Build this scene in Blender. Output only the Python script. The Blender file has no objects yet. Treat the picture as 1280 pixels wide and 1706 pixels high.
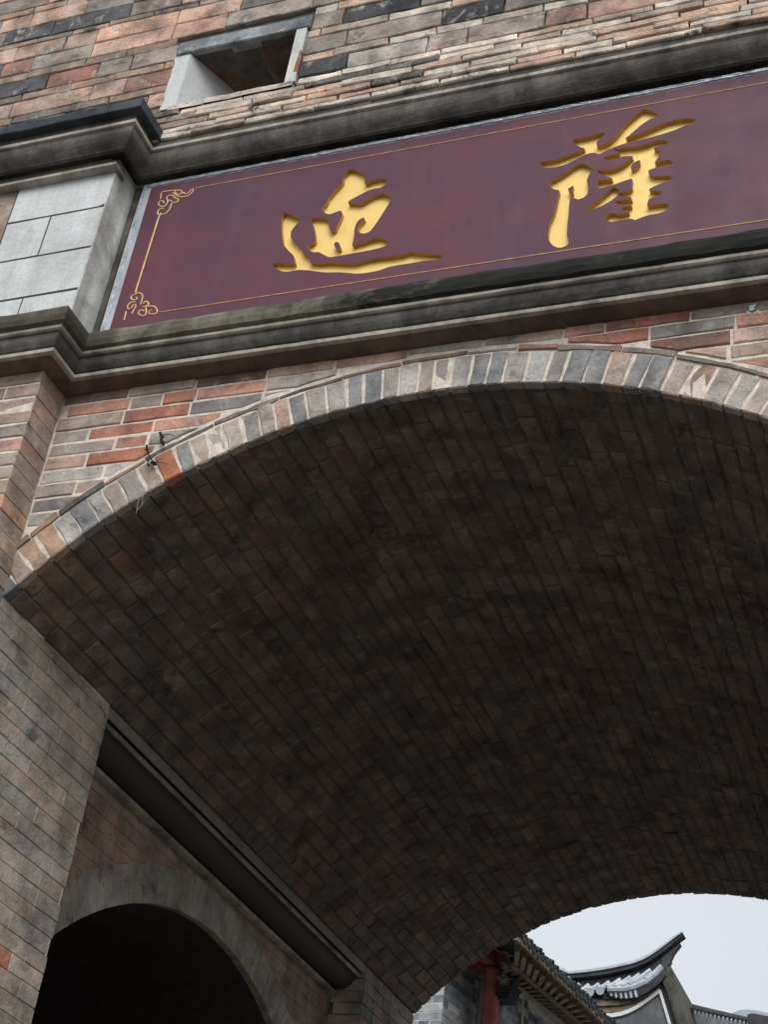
import bpy, math, random
from mathutils import Vector, Matrix
random.seed(11)
RNG = random.Random(5)
scene = bpy.context.scene
COL = scene.collection

# ------------------------------------------------------------------ camera
YAW, PIT, ROL, FPX = math.radians(-24.56445364), math.radians(34.15918956), math.radians(8.62058638), 2594.256
CAM = Vector((2.47847, -6.0, 1.6))
F = Vector((math.sin(YAW)*math.cos(PIT), math.cos(YAW)*math.cos(PIT), math.sin(PIT)))
r0 = Vector((math.cos(YAW), -math.sin(YAW), 0)); u0 = r0.cross(F)
RT = r0*math.cos(ROL) + u0*math.sin(ROL); UP = -r0*math.sin(ROL) + u0*math.cos(ROL)
cd = bpy.data.cameras.new('camera'); cam = bpy.data.objects.new('camera', cd); COL.objects.link(cam)
m3 = Matrix((RT, UP, -F)).transposed()
cam.matrix_world = Matrix.Translation(CAM) @ m3.to_4x4()
cd.sensor_fit = 'VERTICAL'; cd.sensor_height = 36; cd.lens = 36*FPX/1706
cd.clip_start = 0.05; cd.clip_end = 3000
scene.camera = cam
def ray(x, y): return F + RT*((x-640)/FPX) - UP*((y-853)/FPX)
def hit(x, y, ax=1, v=0.0):
    d = ray(x, y); t = (v-CAM[ax])/d[ax]; return CAM + d*t
def hitp(x, y, P, n):
    d = ray(x, y); return CAM + d*((P-CAM).dot(n)/d.dot(n))

# ------------------------------------------------------------------ world, sun, exposure
SUN_EL, SUN_AZ = math.radians(44), math.radians(158)      # azimuth from +Y clockwise
w = bpy.data.worlds.new('World'); scene.world = w; w.use_nodes = True
nt = w.node_tree; nt.nodes.clear()
sky = nt.nodes.new('ShaderNodeTexSky'); sky.sky_type = 'NISHITA'; sky.sun_disc = False
sky.sun_elevation = SUN_EL; sky.sun_rotation = SUN_AZ; sky.dust_density = 6.0; sky.air_density = 1.6; sky.ozone_density = 1.0
hsv = nt.nodes.new('ShaderNodeHueSaturation'); hsv.inputs['Saturation'].default_value = 0.22
mixc = nt.nodes.new('ShaderNodeMix'); mixc.data_type = 'RGBA'; mixc.inputs[0].default_value = 0.72
mixc.inputs[7].default_value = (6.4, 6.85, 7.4, 1)       # the even cloud deck
tc = nt.nodes.new('ShaderNodeTexCoord'); cn = nt.nodes.new('ShaderNodeTexNoise')
cn.inputs['Scale'].default_value = 2.2; cn.inputs['Detail'].default_value = 3
cr = nt.nodes.new('ShaderNodeMapRange'); cr.inputs[1].default_value = 0.3; cr.inputs[2].default_value = 0.7
cr.inputs[3].default_value = 0.93; cr.inputs[4].default_value = 1.05
vm = nt.nodes.new('ShaderNodeMix'); vm.data_type = 'RGBA'; vm.blend_type = 'MULTIPLY'; vm.inputs[0].default_value = 1
bg = nt.nodes.new('ShaderNodeBackground'); bg.inputs['Strength'].default_value = 0.1
wo = nt.nodes.new('ShaderNodeOutputWorld')
L = nt.links.new
L(sky.outputs[0], hsv.inputs['Color']); L(hsv.outputs[0], mixc.inputs[6])
L(tc.outputs['Generated'], cn.inputs['Vector']); L(cn.outputs[0], cr.inputs[0])
L(mixc.outputs[2], vm.inputs[6]); L(cr.outputs[0], vm.inputs[7]); L(vm.outputs[2], bg.inputs[0]); L(bg.outputs[0], wo.inputs[0])
sd = bpy.data.lights.new('sun', 'SUN'); sd.energy = 1.5; sd.angle = math.radians(40); sd.color = (1, 0.97, 0.93)
so = bpy.data.objects.new('sun', sd); COL.objects.link(so)
sv = Vector((math.sin(SUN_AZ)*math.cos(SUN_EL), math.cos(SUN_AZ)*math.cos(SUN_EL), math.sin(SUN_EL)))
so.rotation_euler = sv.to_track_quat('Z', 'Y').to_euler(); so.location = sv*60
scene.view_settings.view_transform = 'Standard'; scene.view_settings.look = 'None'
scene.view_settings.exposure = 0.36; scene.view_settings.gamma = 1; scene.view_settings.use_curve_mapping = False

# ------------------------------------------------------------------ materials
def mat(name, build):
    m = bpy.data.materials.new(name); m.use_nodes = True
    n = m.node_tree; b = n.nodes['Principled BSDF']; build(n, b); return m
def nd(n, t, **k):
    x = n.nodes.new(t)
    for a, v in k.items():
        if a.startswith('i_'):
            key = a[2:]; x.inputs[int(key) if key.isdigit() else key].default_value = v
        else: setattr(x, a, v)
    return x
def pos(n, scale=(1, 1, 1)):
    g = nd(n, 'ShaderNodeNewGeometry'); mp = nd(n, 'ShaderNodeMapping'); mp.inputs['Scale'].default_value = scale
    n.links.new(g.outputs['Position'], mp.inputs[0]); return mp.outputs[0]
def noise(n, vec, sc, det=4, rough=.55, dist=0):
    x = nd(n, 'ShaderNodeTexNoise'); x.inputs['Scale'].default_value = sc; x.inputs['Detail'].default_value = det
    x.inputs['Roughness'].default_value = rough; x.inputs['Distortion'].default_value = dist
    n.links.new(vec, x.inputs['Vector']); return x.outputs[0]
def rng(n, v, a, b, c, d):
    x = nd(n, 'ShaderNodeMapRange'); x.inputs[1].default_value = a; x.inputs[2].default_value = b
    x.inputs[3].default_value = c; x.inputs[4].default_value = d; n.links.new(v, x.inputs[0]); return x.outputs[0]
def mix(n, fac, a, b, mode='MIX'):
    x = nd(n, 'ShaderNodeMix'); x.data_type = 'RGBA'; x.blend_type = mode
    for v, i in ((fac, 0), (a, 6), (b, 7)):
        if isinstance(v, (int, float)): x.inputs[i].default_value = v if i == 0 else (v, v, v, 1)
        elif isinstance(v, tuple): x.inputs[i].default_value = (*v, 1)
        else: n.links.new(v, x.inputs[i])
    return x.outputs[2]
def bump(n, b, h, st, dist=.01):
    x = nd(n, 'ShaderNodeBump'); x.inputs['Strength'].default_value = st; x.inputs['Distance'].default_value = dist
    n.links.new(h, x.inputs['Height']); n.links.new(x.outputs[0], b.inputs['Normal'])
def addv(n, a, b, fa=1.0, fb=1.0):
    m1 = nd(n, 'ShaderNodeMath', operation='MULTIPLY'); m1.inputs[1].default_value = fa; n.links.new(a, m1.inputs[0])
    m2 = nd(n, 'ShaderNodeMath', operation='MULTIPLY_ADD'); m2.inputs[1].default_value = fb
    n.links.new(b, m2.inputs[0]); n.links.new(m1.outputs[0], m2.inputs[2]); return m2.outputs[0]

def brick_builder(worn, blotch=.35, white=.0, soot=.0):
    def f(n, b):
        at = nd(n, 'ShaderNodeAttribute', attribute_name='Col')
        p = pos(n)
        c = mix(n, 1.0, at.outputs['Color'], rng(n, noise(n, p, 5, 5), .3, .72, 1-blotch, 1+blotch), 'MULTIPLY')
        c = mix(n, 1.0, c, rng(n, noise(n, p, 55, 4, .7), .25, .75, .78, 1.2), 'MULTIPLY')
        c = mix(n, rng(n, noise(n, p, 9, 5, .65, .3), .50, .70, 0, .45), c, mix(n, 1.0, c, (1.35, .95, .72), 'MULTIPLY'))
        c = mix(n, rng(n, noise(n, p, 6.3, 5, .65, .4), .50, .68, 0, .5), c, mix(n, 1.0, c, (.55, .60, .66), 'MULTIPLY'))
        hs = mix(n, rng(n, noise(n, p, 3.1, 3), .45, .7, 0, .5), c, mix(n, .5, c, (.20, .19, .185)))
        if white:
            wf = rng(n, noise(n, p, 7.5, 7, .72, .6), .55, .66, 0, white)
            hs = mix(n, wf, hs, (.50, .47, .42))
        if soot:
            sf = rng(n, noise(n, pos(n, (1, 1, 1.6)), 4.1, 8, .72, .4), .56, .68, 0, soot)
            hs = mix(n, sf, hs, (.035, .034, .034))
        hs = mix(n, rng(n, noise(n, p, 30, 3, .6), .64, .72, 0, .55), hs, (.07, .062, .056))
        n.links.new(hs, b.inputs['Base Color']); b.inputs['Roughness'].default_value = .92
        b.inputs['Specular IOR Level'].default_value = .2
        bump(n, b, addv(n, noise(n, p, 38, 5, .65), noise(n, p, 9, 4), 1, 1.2), worn, .012)
    return f
M_BRICK = mat('brick_surface', brick_builder(.7, .42, .45, .6))
M_STONE = mat('worn_stone_surface', brick_builder(.9, .55, .8, .7))
M_THIN = mat('lime_crusted_stone', brick_builder(1.0, .4, .95, .95))
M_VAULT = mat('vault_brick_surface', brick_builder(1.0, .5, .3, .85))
M_GREYBRICK = mat('grey_brick_surface', brick_builder(.4, .3, .5, .2))
def mortar_b(col, worn=.6):
    def f(n, b):
        p = pos(n); c = mix(n, 1.0, col, rng(n, noise(n, p, 12, 6, .7), .3, .7, .55, 1.25), 'MULTIPLY')
        n.links.new(c, b.inputs['Base Color']); b.inputs['Roughness'].default_value = .95
        bump(n, b, noise(n, p, 60, 5, .7), worn, .01)
    return f
M_MORTAR = mat('pale_mortar', mortar_b((.74, .66, .57)))
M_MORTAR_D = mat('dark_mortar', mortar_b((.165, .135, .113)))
M_BLACKMORTAR = mat('black_joint_and_passage_shade', mortar_b((.06, .05, .045)))  # black tile joints; in the side passage its shade is put into this colour
M_MORTAR_U = mat('weathered_mortar', mortar_b((.11, .10, .09)))
M_MORTAR_J = mat('jamb_mortar', mortar_b((.13, .115, .10)))
def plain(col, rough=.8, met=0, var=.2, sc=9):
    def f(n, b):
        p = pos(n); c = mix(n, 1.0, col, rng(n, noise(n, p, sc, 5, .6), .3, .7, 1-var, 1+var), 'MULTIPLY')
        n.links.new(c, b.inputs['Base Color']); b.inputs['Roughness'].default_value = rough; b.inputs['Metallic'].default_value = met
        bump(n, b, noise(n, p, 50, 4), .2, .008)
    return f
def cement_b(base, dark, lo=.45, hi=.62, moss=None, streak=.35):
    def f(n, b):
        p = pos(n)
        s = noise(n, pos(n, (7, 7, .7)), 1.3, 6, .6)
        c = mix(n, 1.0, base, rng(n, s, .3, .7, 1-streak, 1+streak), 'MULTIPLY')
        c = mix(n, rng(n, noise(n, p, 2.6, 7, .68, .5), lo, hi, 0, .8), c, dark)
        c = mix(n, 1.0, c, rng(n, noise(n, p, 70, 4, .7), .3, .7, .85, 1.15), 'MULTIPLY')
        if moss:
            gx = nd(n, 'ShaderNodeSeparateXYZ'); n.links.new(pos(n), gx.inputs[0])
            g = rng(n, gx.outputs[0], -1.6, .3, -.22, .2)
            m = rng(n, addv(n, noise(n, pos(n, (1, 1, 2)), 3.2, 8, .75, .3), g), .45, .6, 0, .95)
            c = mix(n, m, c, moss)
        n.links.new(c, b.inputs['Base Color']); b.inputs['Roughness'].default_value = .88
        b.inputs['Specular IOR Level'].default_value = .25
        bump(n, b, addv(n, noise(n, p, 45, 6, .65), noise(n, p, 6, 5, .6), 1, 2.0), .35, .012)
    return f
M_CEMENT = mat('grey_cement_render', cement_b((.125, .118, .108), (.036, .034, .031), .42, .6, None, .4))
M_FILLET = mat('pale_cement_fillet', cement_b((.40, .365, .32), (.10, .092, .082), .46, .66, None, .3))
M_LEDGE = mat('mouldy_cement_ledge', cement_b((.17, .155, .12), (.05, .046, .04), .43, .6, (.012, .014, .012)))
M_COVE = mat('dark_smooth_cement', plain((.075, .07, .064), .85, 0, .15, 2))  # even dark grey cement for the bay cove
M_BED = mat('brown_bed_mortar_shade', cement_b((.15, .105, .085), (.07, .055, .045)))  # brown bed mortar, darkened to paint the shade below the fillet
M_SLAB = mat('blue_black_slab', cement_b((.075, .085, .105), (.03, .034, .042), .45, .6))
M_PLASTER = mat('light_grey_plaster', cement_b((.61, .635, .64), (.42, .43, .42), .48, .72, None, .13))
M_JAMBP = mat('stained_plaster', cement_b((.62, .63, .61), (.25, .24, .22), .48, .68, None, .3))
M_PINKP = mat('reddish_plaster', cement_b((.41, .285, .235), (.30, .25, .195), .40, .6, None, .16))
M_GREYP = mat('warm_grey_plaster', cement_b((.30, .285, .255), (.22, .21, .185), .45, .7, None, .15))
M_WHITE = mat('white_lime_trim', cement_b((.78, .80, .82), (.60, .61, .62), .55, .8, None, .05))
M_PAVE = mat('grey_paving', cement_b((.13, .122, .11), (.09, .085, .078), .45, .7, None, .1))
def sign_b(n, b):
    p = pos(n)
    c = mix(n, rng(n, noise(n, pos(n, (1, 1, 1.2)), 1.6, 6, .6, .3), .3, .7, 0, 1), (.088, .038, .068), (.142, .046, .062))
    c = mix(n, rng(n, noise(n, pos(n, (4, 1, .6)), 1.2, 4, .5), .55, .85, 0, .16), c, (.24, .21, .25))
    c = mix(n, rng(n, noise(n, p, 22, 6, .7), .66, .8, 0, .4), c, (.3, .25, .27))
    n.links.new(c, b.inputs['Base Color'])
    n.links.new(rng(n, noise(n, p, 5, 4), .3, .7, .42, .6), b.inputs['Roughness']); b.inputs['Specular IOR Level'].default_value = .25
    bump(n, b, noise(n, p, 3.5, 3), .12, .01)
M_SIGN = mat('purple_brown_lacquer', sign_b)
def gold_b(n, b):
    p = pos(n)
    c = mix(n, rng(n, noise(n, p, 14, 5, .6), .5, .72, 0, .6), (.90, .64, .205), (.78, .50, .13))
    n.links.new(c, b.inputs['Base Color']); b.inputs['Roughness'].default_value = .5; b.inputs['Metallic'].default_value = .12
    bump(n, b, noise(n, p, 60, 3), .12, .004)
M_GOLD = mat('gold_paint', gold_b)
def oldgold_b(n, b):
    p = pos(n); c = mix(n, rng(n, noise(n, p, 20, 5, .6), .4, .7, 0, 1), (.62, .36, .13), (.33, .16, .075))
    n.links.new(c, b.inputs['Base Color']); b.inputs['Roughness'].default_value = .6
M_OLDGOLD = mat('worn_gold_line', oldgold_b)
def silver_b(n, b):
    p = pos(n); c = mix(n, rng(n, noise(n, p, 16, 5, .7), .4, .7, 0, 1), (.62, .67, .76), (.33, .37, .44))
    n.links.new(c, b.inputs['Base Color']); b.inputs['Roughness'].default_value = .32; b.inputs['Metallic'].default_value = .55
    bump(n, b, noise(n, pos(n, (3, 3, 3)), 9, 4, .7), .4, .02)
M_SILVER = mat('crinkled_silver_sealant', silver_b)
M_SCROLL = mat('dull_gold_line_paint', plain((.66, .42, .19), .6, .05, .35, 30))
M_GOLDW = mat('gold_edge_shade', plain((.44, .255, .06), .6, .1, .2, 20))  # shade on the engraved letter walls, put into a darker gold
M_DARKTILE = mat('dark_grey_roof_tile', plain((.045, .050, .058), .8, 0, .45, 6))
M_EAVETILE = mat('mossy_black_roof_tile', plain((.026, .032, .034), .85, 0, .5, 6))
M_PALETILE = mat('pale_tile', plain((.50, .54, .60), .8, 0, .25, 8))  # pale tile; on the roof ribs the light is put into the colour
M_WOOD = mat('weathered_brown_wood', plain((.23, .18, .125), .85, 0, .4, 7))
M_WOODL = mat('pale_raw_wood', plain((.52, .43, .31), .8, 0, .3, 7))
M_RED = mat('faded_red_paint', plain((.52, .17, .15), .6, 0, .3, 6))
M_CARVEB = mat('dark_green_carved_wood', plain((.12, .14, .125), .85, 0, .6, 14))
M_CARVE = mat('grey_green_carved_wood', plain((.55, .58, .52), .85, 0, .5, 14))
M_BLACK = mat('dry_black_twig', plain((.012, .011, .010), .9))
M_WEB = mat('dusty_cobweb', plain((.32, .31, .29), .9))
M_GRAVEL = mat('bare_ground', plain((.10, .095, .085), .95, 0, .2, 2))

# ------------------------------------------------------------------ object helpers
def link(name, verts, faces, m, parent=None, col=None, mats=None, fmat=None, smooth=False, origin=None):
    verts = [Vector(v) for v in verts]
    if origin is None:
        origin = sum(verts, Vector())/len(verts)
    me = bpy.data.meshes.new(name); me.from_pydata([tuple(v-origin) for v in verts], [], faces)
    for x in (mats or [m]): me.materials.append(x)
    if fmat: me.polygons.foreach_set('material_index', fmat)
    if smooth: me.polygons.foreach_set('use_smooth', [True]*len(me.polygons))
    if col is not None:
        a = me.color_attributes.new('Col', 'FLOAT_COLOR', 'POINT')
        if isinstance(col, list): flat = [c for q in col for c in (*q, 1.0)]
        else: flat = [*col, 1.0]*len(verts)
        a.data.foreach_set('color', flat)
    o = bpy.data.objects.new(name, me); COL.objects.link(o); o.location = origin
    if parent is not None: attach(o, parent)
    return o
def wloc(o):
    v = Vector(o.location)
    while o.parent: o = o.parent; v += o.location
    return v
def attach(o, parent):
    pl = wloc(parent); o.parent = parent; o.location = Vector(o.location)-pl
def thing(name, label, cat, loc, group=None):
    o = bpy.data.objects.new(name, None); COL.objects.link(o); o.location = loc
    o['label'] = label; o['category'] = cat
    if group: o['group'] = group
    o.empty_display_size = .1
    return o
def tag(o, label, cat, group=None):
    o['label'] = label; o['category'] = cat
    if group: o['group'] = group
def struct(o): o['kind'] = 'structure'; return o
class Acc:
    def __init__(s): s.v = []; s.f = []; s.c = []
    def add(s, v, f, c=(1, 1, 1)):
        k = len(s.v); s.v += [Vector(q) for q in v]; s.f += [tuple(i+k for i in q) for q in f]; s.c += [c]*len(v)
    def box(s, a, b, c=(1, 1, 1)):
        (x0, y0, z0), (x1, y1, z1) = a, b
        v = [(x0, y0, z0), (x1, y0, z0), (x1, y1, z0), (x0, y1, z0), (x0, y0, z1), (x1, y0, z1), (x1, y1, z1), (x0, y1, z1)]
        s.add(v, [(0, 3, 2, 1), (4, 5, 6, 7), (0, 1, 5, 4), (1, 2, 6, 5), (2, 3, 7, 6), (3, 0, 4, 7)], c)
    def build(s, name, m, parent=None, **k): return link(name, s.v, s.f, m, parent, col=s.c, **k)
def prism(acc, outline, O, U, V, N, d0, d1, c=(1, 1, 1)):
    """closed prism of an outline (u,v) between heights d0<d1 along N"""
    n = len(outline)
    a = [O+U*u+V*v+N*d0 for u, v in outline]; b = [O+U*u+V*v+N*d1 for u, v in outline]
    f = [tuple(reversed(range(n))), tuple(range(n, 2*n))] + [(i, (i+1) % n, n+(i+1) % n, n+i) for i in range(n)]
    acc.add(a+b, f, c)
def brick_geo(outline, O, U, V, N, depth, ch=.006, jit=.003, lift=0.0, rnd=RNG, seg=.13):
    """one brick: outline CCW seen along -N, chamfered ragged face"""
    pts = []
    n = len(outline)
    for i in range(n):
        a, b = outline[i], outline[(i+1) % n]
        pts.append((a[0]+rnd.uniform(-jit, jit), a[1]+rnd.uniform(-jit, jit)))
        ln = math.hypot(b[0]-a[0], b[1]-a[1]); k = min(3, int(ln/seg))
        for j in range(1, k+1):
            t = (j+rnd.uniform(-.2, .2))/(k+1)
            pts.append((a[0]+(b[0]-a[0])*t+rnd.uniform(-jit, jit)*.8, a[1]+(b[1]-a[1])*t+rnd.uniform(-jit, jit)*.8))
    n = len(pts); cu = sum(p[0] for p in pts)/n; cv = sum(p[1] for p in pts)/n
    tu, tv = rnd.uniform(-1, 1)*.007, rnd.uniform(-1, 1)*.014
    def ins(p, c):
        du, dv = p[0]-cu, p[1]-cv
        return (p[0]-math.copysign(min(c, abs(du)*.8), du), p[1]-math.copysign(min(c, abs(dv)*.8), dv))
    R0 = [O+U*p[0]+V*p[1]+N*(-depth) for p in pts]
    R1 = [O+U*p[0]+V*p[1]+N*(lift-ch) for p in pts]
    R2 = []
    for p in pts:
        q = ins(p, ch*rnd.uniform(.7, 1.5)); R2.append(O+U*q[0]+V*q[1]+N*(lift+(p[0]-cu)*tu+(p[1]-cv)*tv+rnd.uniform(-jit, jit)*.35))
    f = [(i, (i+1) % n, n+(i+1) % n, n+i) for i in range(n)] + [(n+i, n+(i+1) % n, 2*n+(i+1) % n, 2*n+i) for i in range(n)]
    f.append(tuple(range(2*n, 3*n)))
    return R0+R1+R2, f
def vary(c, a=.12):
    k = 1+RNG.uniform(-a, a); t = RNG.uniform(-.03, .05); return tuple(max(.005, q*k*f_) for q, f_ in zip(c, (1+t, 1, 1-t)))
def pick(pal):
    t = RNG.uniform(0, sum(w for w, _ in pal))
    for w_, c in pal:
        t -= w_
        if t <= 0: return vary(c)
    return vary(pal[-1][1])
GREY, WARM, BLUE, PINK, RED, CREAM, DARK, TAN = (.38, .31, .265), (.45, .325, .26), (.25, .23, .22), (.50, .285, .215), (.40, .175, .12), (.52, .44, .36), (.085, .083, .085), (.40, .29, .19)
PAL_LOW = [(3, GREY), (3, WARM), (1, BLUE), (2.3, PINK), (2.2, RED), (1.2, (.42, .38, .34)), (.5, (.20, .12, .10))]
PAL_RING = [(4, (.38, .35, .325)), (2.4, (.44, .37, .32)), (2.6, (.26, .265, .275)), (.9, (.47, .35, .28)), (1.2, (.48, .465, .44))]
PAL_UP = [(1.8, (.27, .23, .205)), (2.6, (.60, .41, .32)), (1.2, (.33, .18, .14)), (1.5, (.12, .12, .13)), (1.6, (.36, .31, .27)), (1.6, (.43, .31, .245)), (.7, (.68, .60, .52))]
PAL_UPR = [(3, (.34, .295, .26)), (2, (.38, .26, .22)), (1.6, (.065, .07, .08)), (1.6, (.48, .43, .375)), (1, (.20, .185, .175))]
PAL_THIN = [(3.8, (.72, .65, .56)), (1.4, (.44, .37, .31)), (1.4, (.60, .43, .33)), (.7, (.14, .13, .12))]
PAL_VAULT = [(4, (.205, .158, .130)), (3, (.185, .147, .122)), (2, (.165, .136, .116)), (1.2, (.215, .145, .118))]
PAL_SHADED = [(1, (.10, .085, .075)), (1, (.07, .06, .052))]  # passage end wall bricks, darkened to paint the shade inside
PAL_JAMB = [(4, (.45, .39, .34)), (3, (.47, .41, .355)), (2, (.41, .375, .345)), (1.0, (.50, .41, .315)), (.2, (.46, .22, .15))]
PAL_GREY = [(3, (.34, .39, .44)), (2, (.46, .50, .54)), (1.6, (.66, .68, .70)), (1.6, (.20, .24, .29))]

# ------------------------------------------------------------------ dimensions
R, ZC, LEN = 3.31856, 3.53467, 7.0753
XJ = -2.4636                                   # left jamb plane; right one mirrored
PHI = math.asin(-XJ/R)
SPR = ZC+math.cos(PHI)*R                       # springing height
Y0 = .004                                      # mortar face of the lower wall
TH = .22                                       # height of the arch ring
YU = -.16                                      # upper wall plane
EX, EY, EZ = Vector((1, 0, 0)), Vector((0, 1, 0)), Vector((0, 0, 1))

# ground
g = Acc(); g.box((-900, -900, -.5), (900, 900, -.02)); o = g.build('ground', M_GRAVEL); struct(o)
g = Acc(); g.box((-14, -22, -.3), (14, 30, 0.0)); o = g.build('pavement', M_PAVE); struct(o)

# ------------------------------------------------------------------ gate tower
gate = thing('gate_tower', 'old brick gate tower with broad arched passage, cement cornices and patched brick walls', 'gate tower', (0, 0, 0))

def arcz(x, rad): return ZC+math.sqrt(max(0, rad*rad-x*x))
# lower wall core (mortar body) pierced by the passage
a = Acc(); n = 60
for i in range(n):
    x0, x1 = XJ-.03+(2*(-XJ)+.06)*i/n, XJ-.03+(2*(-XJ)+.06)*(i+1)/n
    ol = [(x0, arcz(x0, R+.06)), (x1, arcz(x1, R+.06)), (x1, 9.15), (x0, 9.15)]
    prism(a, ol, Vector((0, 0, 0)), EX, EZ, -EY, -1.2, -Y0)
lower = a.build('lower_wall', M_MORTAR, gate)
a = Acc()
a.box((-7.5, -.24, 0), (XJ-.009, 1.256, 9.15)) if False else None
# left and right piers at the front
a.box((-3.50, -.246, -.02), (XJ-.006, 1.262, 9.12))
pier = a.build('pier', M_MORTAR, gate)
a = Acc(); a.box((-XJ+.009, -.241, -.02), (3.50, 1.262, 9.12)); a.build('pier', M_MORTAR_J, gate)
a = Acc(); a.box((-9, .009, -.02), (-3.5, 1.2, 9.1)); a.box((-9, 1.2, 5.62), (-3.5, 7.0, 9.1)); a.box((-9, 6.05, -.02), (-3.5, 7.0, 5.62)); a.box((3.5, .009, -.02), (9, 7.0, 9.1))
a.box((-9, 1.262, 5.8), (-2.62, LEN-.02, 9.1)); a.box((2.62, 1.262, 5.8), (9, LEN-.02, 9.1))
a.box((-9, YU+.03, 9.13), (-2.262, 3.0, 13)); a.box((-1.36, YU+.03, 9.13), (9, 3.0, 13))
a.box((-2.262, YU+.03, 10.05), (-1.36, 3.0, 13)); a.box((-2.262, YU+.03, 9.13), (-1.36, 3.0, 9.52))
body = a.build('upper_wall', M_MORTAR_U, gate)
# vault shell
a = Acc(); n = 48
for i in range(n):
    p0, p1 = -PHI-.01+(2*PHI+.02)*i/n, -PHI-.01+(2*PHI+.02)*(i+1)/n
    ol = [(math.sin(p0)*(R+.012), math.cos(p0)*(R+.012)), (math.sin(p1)*(R+.012), math.cos(p1)*(R+.012)),
          (math.sin(p1)*(R+.4), math.cos(p1)*(R+.4)), (math.sin(p0)*(R+.4), math.cos(p0)*(R+.4))]
    prism(a, [(q[0], q[1]) for q in ol], Vector((0, 0, ZC)), EX, EZ, -EY, -LEN+.01, -.046)
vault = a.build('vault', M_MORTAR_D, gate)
a = Acc()
for i in range(n):
    p0, p1 = -PHI+2*PHI*i/n, -PHI+2*PHI*(i+1)/n
    ol = [(math.sin(p0)*(R+.010), math.cos(p0)*(R+.010)), (math.sin(p1)*(R+.010), math.cos(p1)*(R+.010)),
          (math.sin(p1)*(R+TH+.03), math.cos(p1)*(R+TH+.03)), (math.sin(p0)*(R+TH+.03), math.cos(p0)*(R+TH+.03))]
    prism(a, ol, Vector((0, 0, ZC)), EX, EZ, -EY, -.045, -.003)
ring = a.build('arch_ring', M_MORTAR, gate)
# voussoirs
nv = 54
wts = [RNG.uniform(.84, 1.16) for _ in range(nv)]; BND = [-PHI]
for q in wts: BND.append(BND[-1]+2*PHI*q/sum(wts))
VDEP = [.052]*nv
for i in range(nv):
    j0 = RNG.uniform(.0045, .0085); j1 = RNG.uniform(.0045, .0085)
    p0 = BND[i]+j0/R; p1 = BND[i+1]-j1/R
    rt = R+TH+RNG.uniform(-.012, .008)
    tw = RNG.uniform(-.0025, .0025)
    ol = [(math.sin(p0)*R, math.cos(p0)*R), (math.sin(p1)*R, math.cos(p1)*R), (math.sin(p1+tw)*rt, math.cos(p1+tw)*rt), (math.sin(p0+tw)*rt, math.cos(p0+tw)*rt)]
    c = pick(PAL_RING)
    if i in (0,): c = (.16, .18, .20)
    if i in (2, 3): c = vary((.44, .30, .21), .05)
    if i in (1, ): c = vary((.40, .32, .26), .05)
    if i == 10: c = (.46, .18, .095)
    if i in (39,): c = (.43, .29, .22)
    v, f = brick_geo([(q[0], q[1]) for q in ol], Vector((0, 0, ZC)), EX, EZ, -EY, VDEP[i], .006, .0035, RNG.uniform(-.003, .008), seg=.07)
    link('voussoir', v, f, M_BRICK, ring, col=c)
# thin, broken label course laid over the ring
p_ = -PHI
while p_ < PHI-.01:
    dp_ = RNG.uniform(.05, .13); p0 = p_+.0008; p1 = min(p_+dp_, PHI)-.0008; p_ += dp_
    r1_, r2_ = R+TH+.004, R+TH+RNG.uniform(.020, .042)
    A = [p0+(p1-p0)*t/3 for t in range(4)]
    ol = [(math.sin(t)*r1_, math.cos(t)*r1_) for t in A]+[(math.sin(t)*(r2_+RNG.uniform(-.006, .006)), math.cos(t)*r2_) for t in reversed(A)]
    v, f = brick_geo(ol, Vector((0, 0, ZC)), EX, EZ, -EY, .1, .005, .004, RNG.uniform(.0, .012))
    link('label_brick', v, f, M_BRICK, ring, col=vary(RNG.choice([(.25, .18, .145), (.22, .19, .165), (.33, .20, .145), (.15, .13, .12)])))

def clip(poly, nx, nz, d):
    """keep the side nx*x+nz*z >= d"""
    out = []
    for i in range(len(poly)):
        a, b = poly[i], poly[(i+1) % len(poly)]
        da, db = nx*a[0]+nz*a[1]-d, nx*b[0]+nz*b[1]-d
        if da >= 0: out.append(a)
        if (da < 0) != (db < 0):
            t = da/(da-db); out.append((a[0]+(b[0]-a[0])*t, a[1]+(b[1]-a[1])*t))
    return out
def area(p): return abs(sum(p[i][0]*p[(i+1) % len(p)][1]-p[(i+1) % len(p)][0]*p[i][1] for i in range(len(p))))/2
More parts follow.
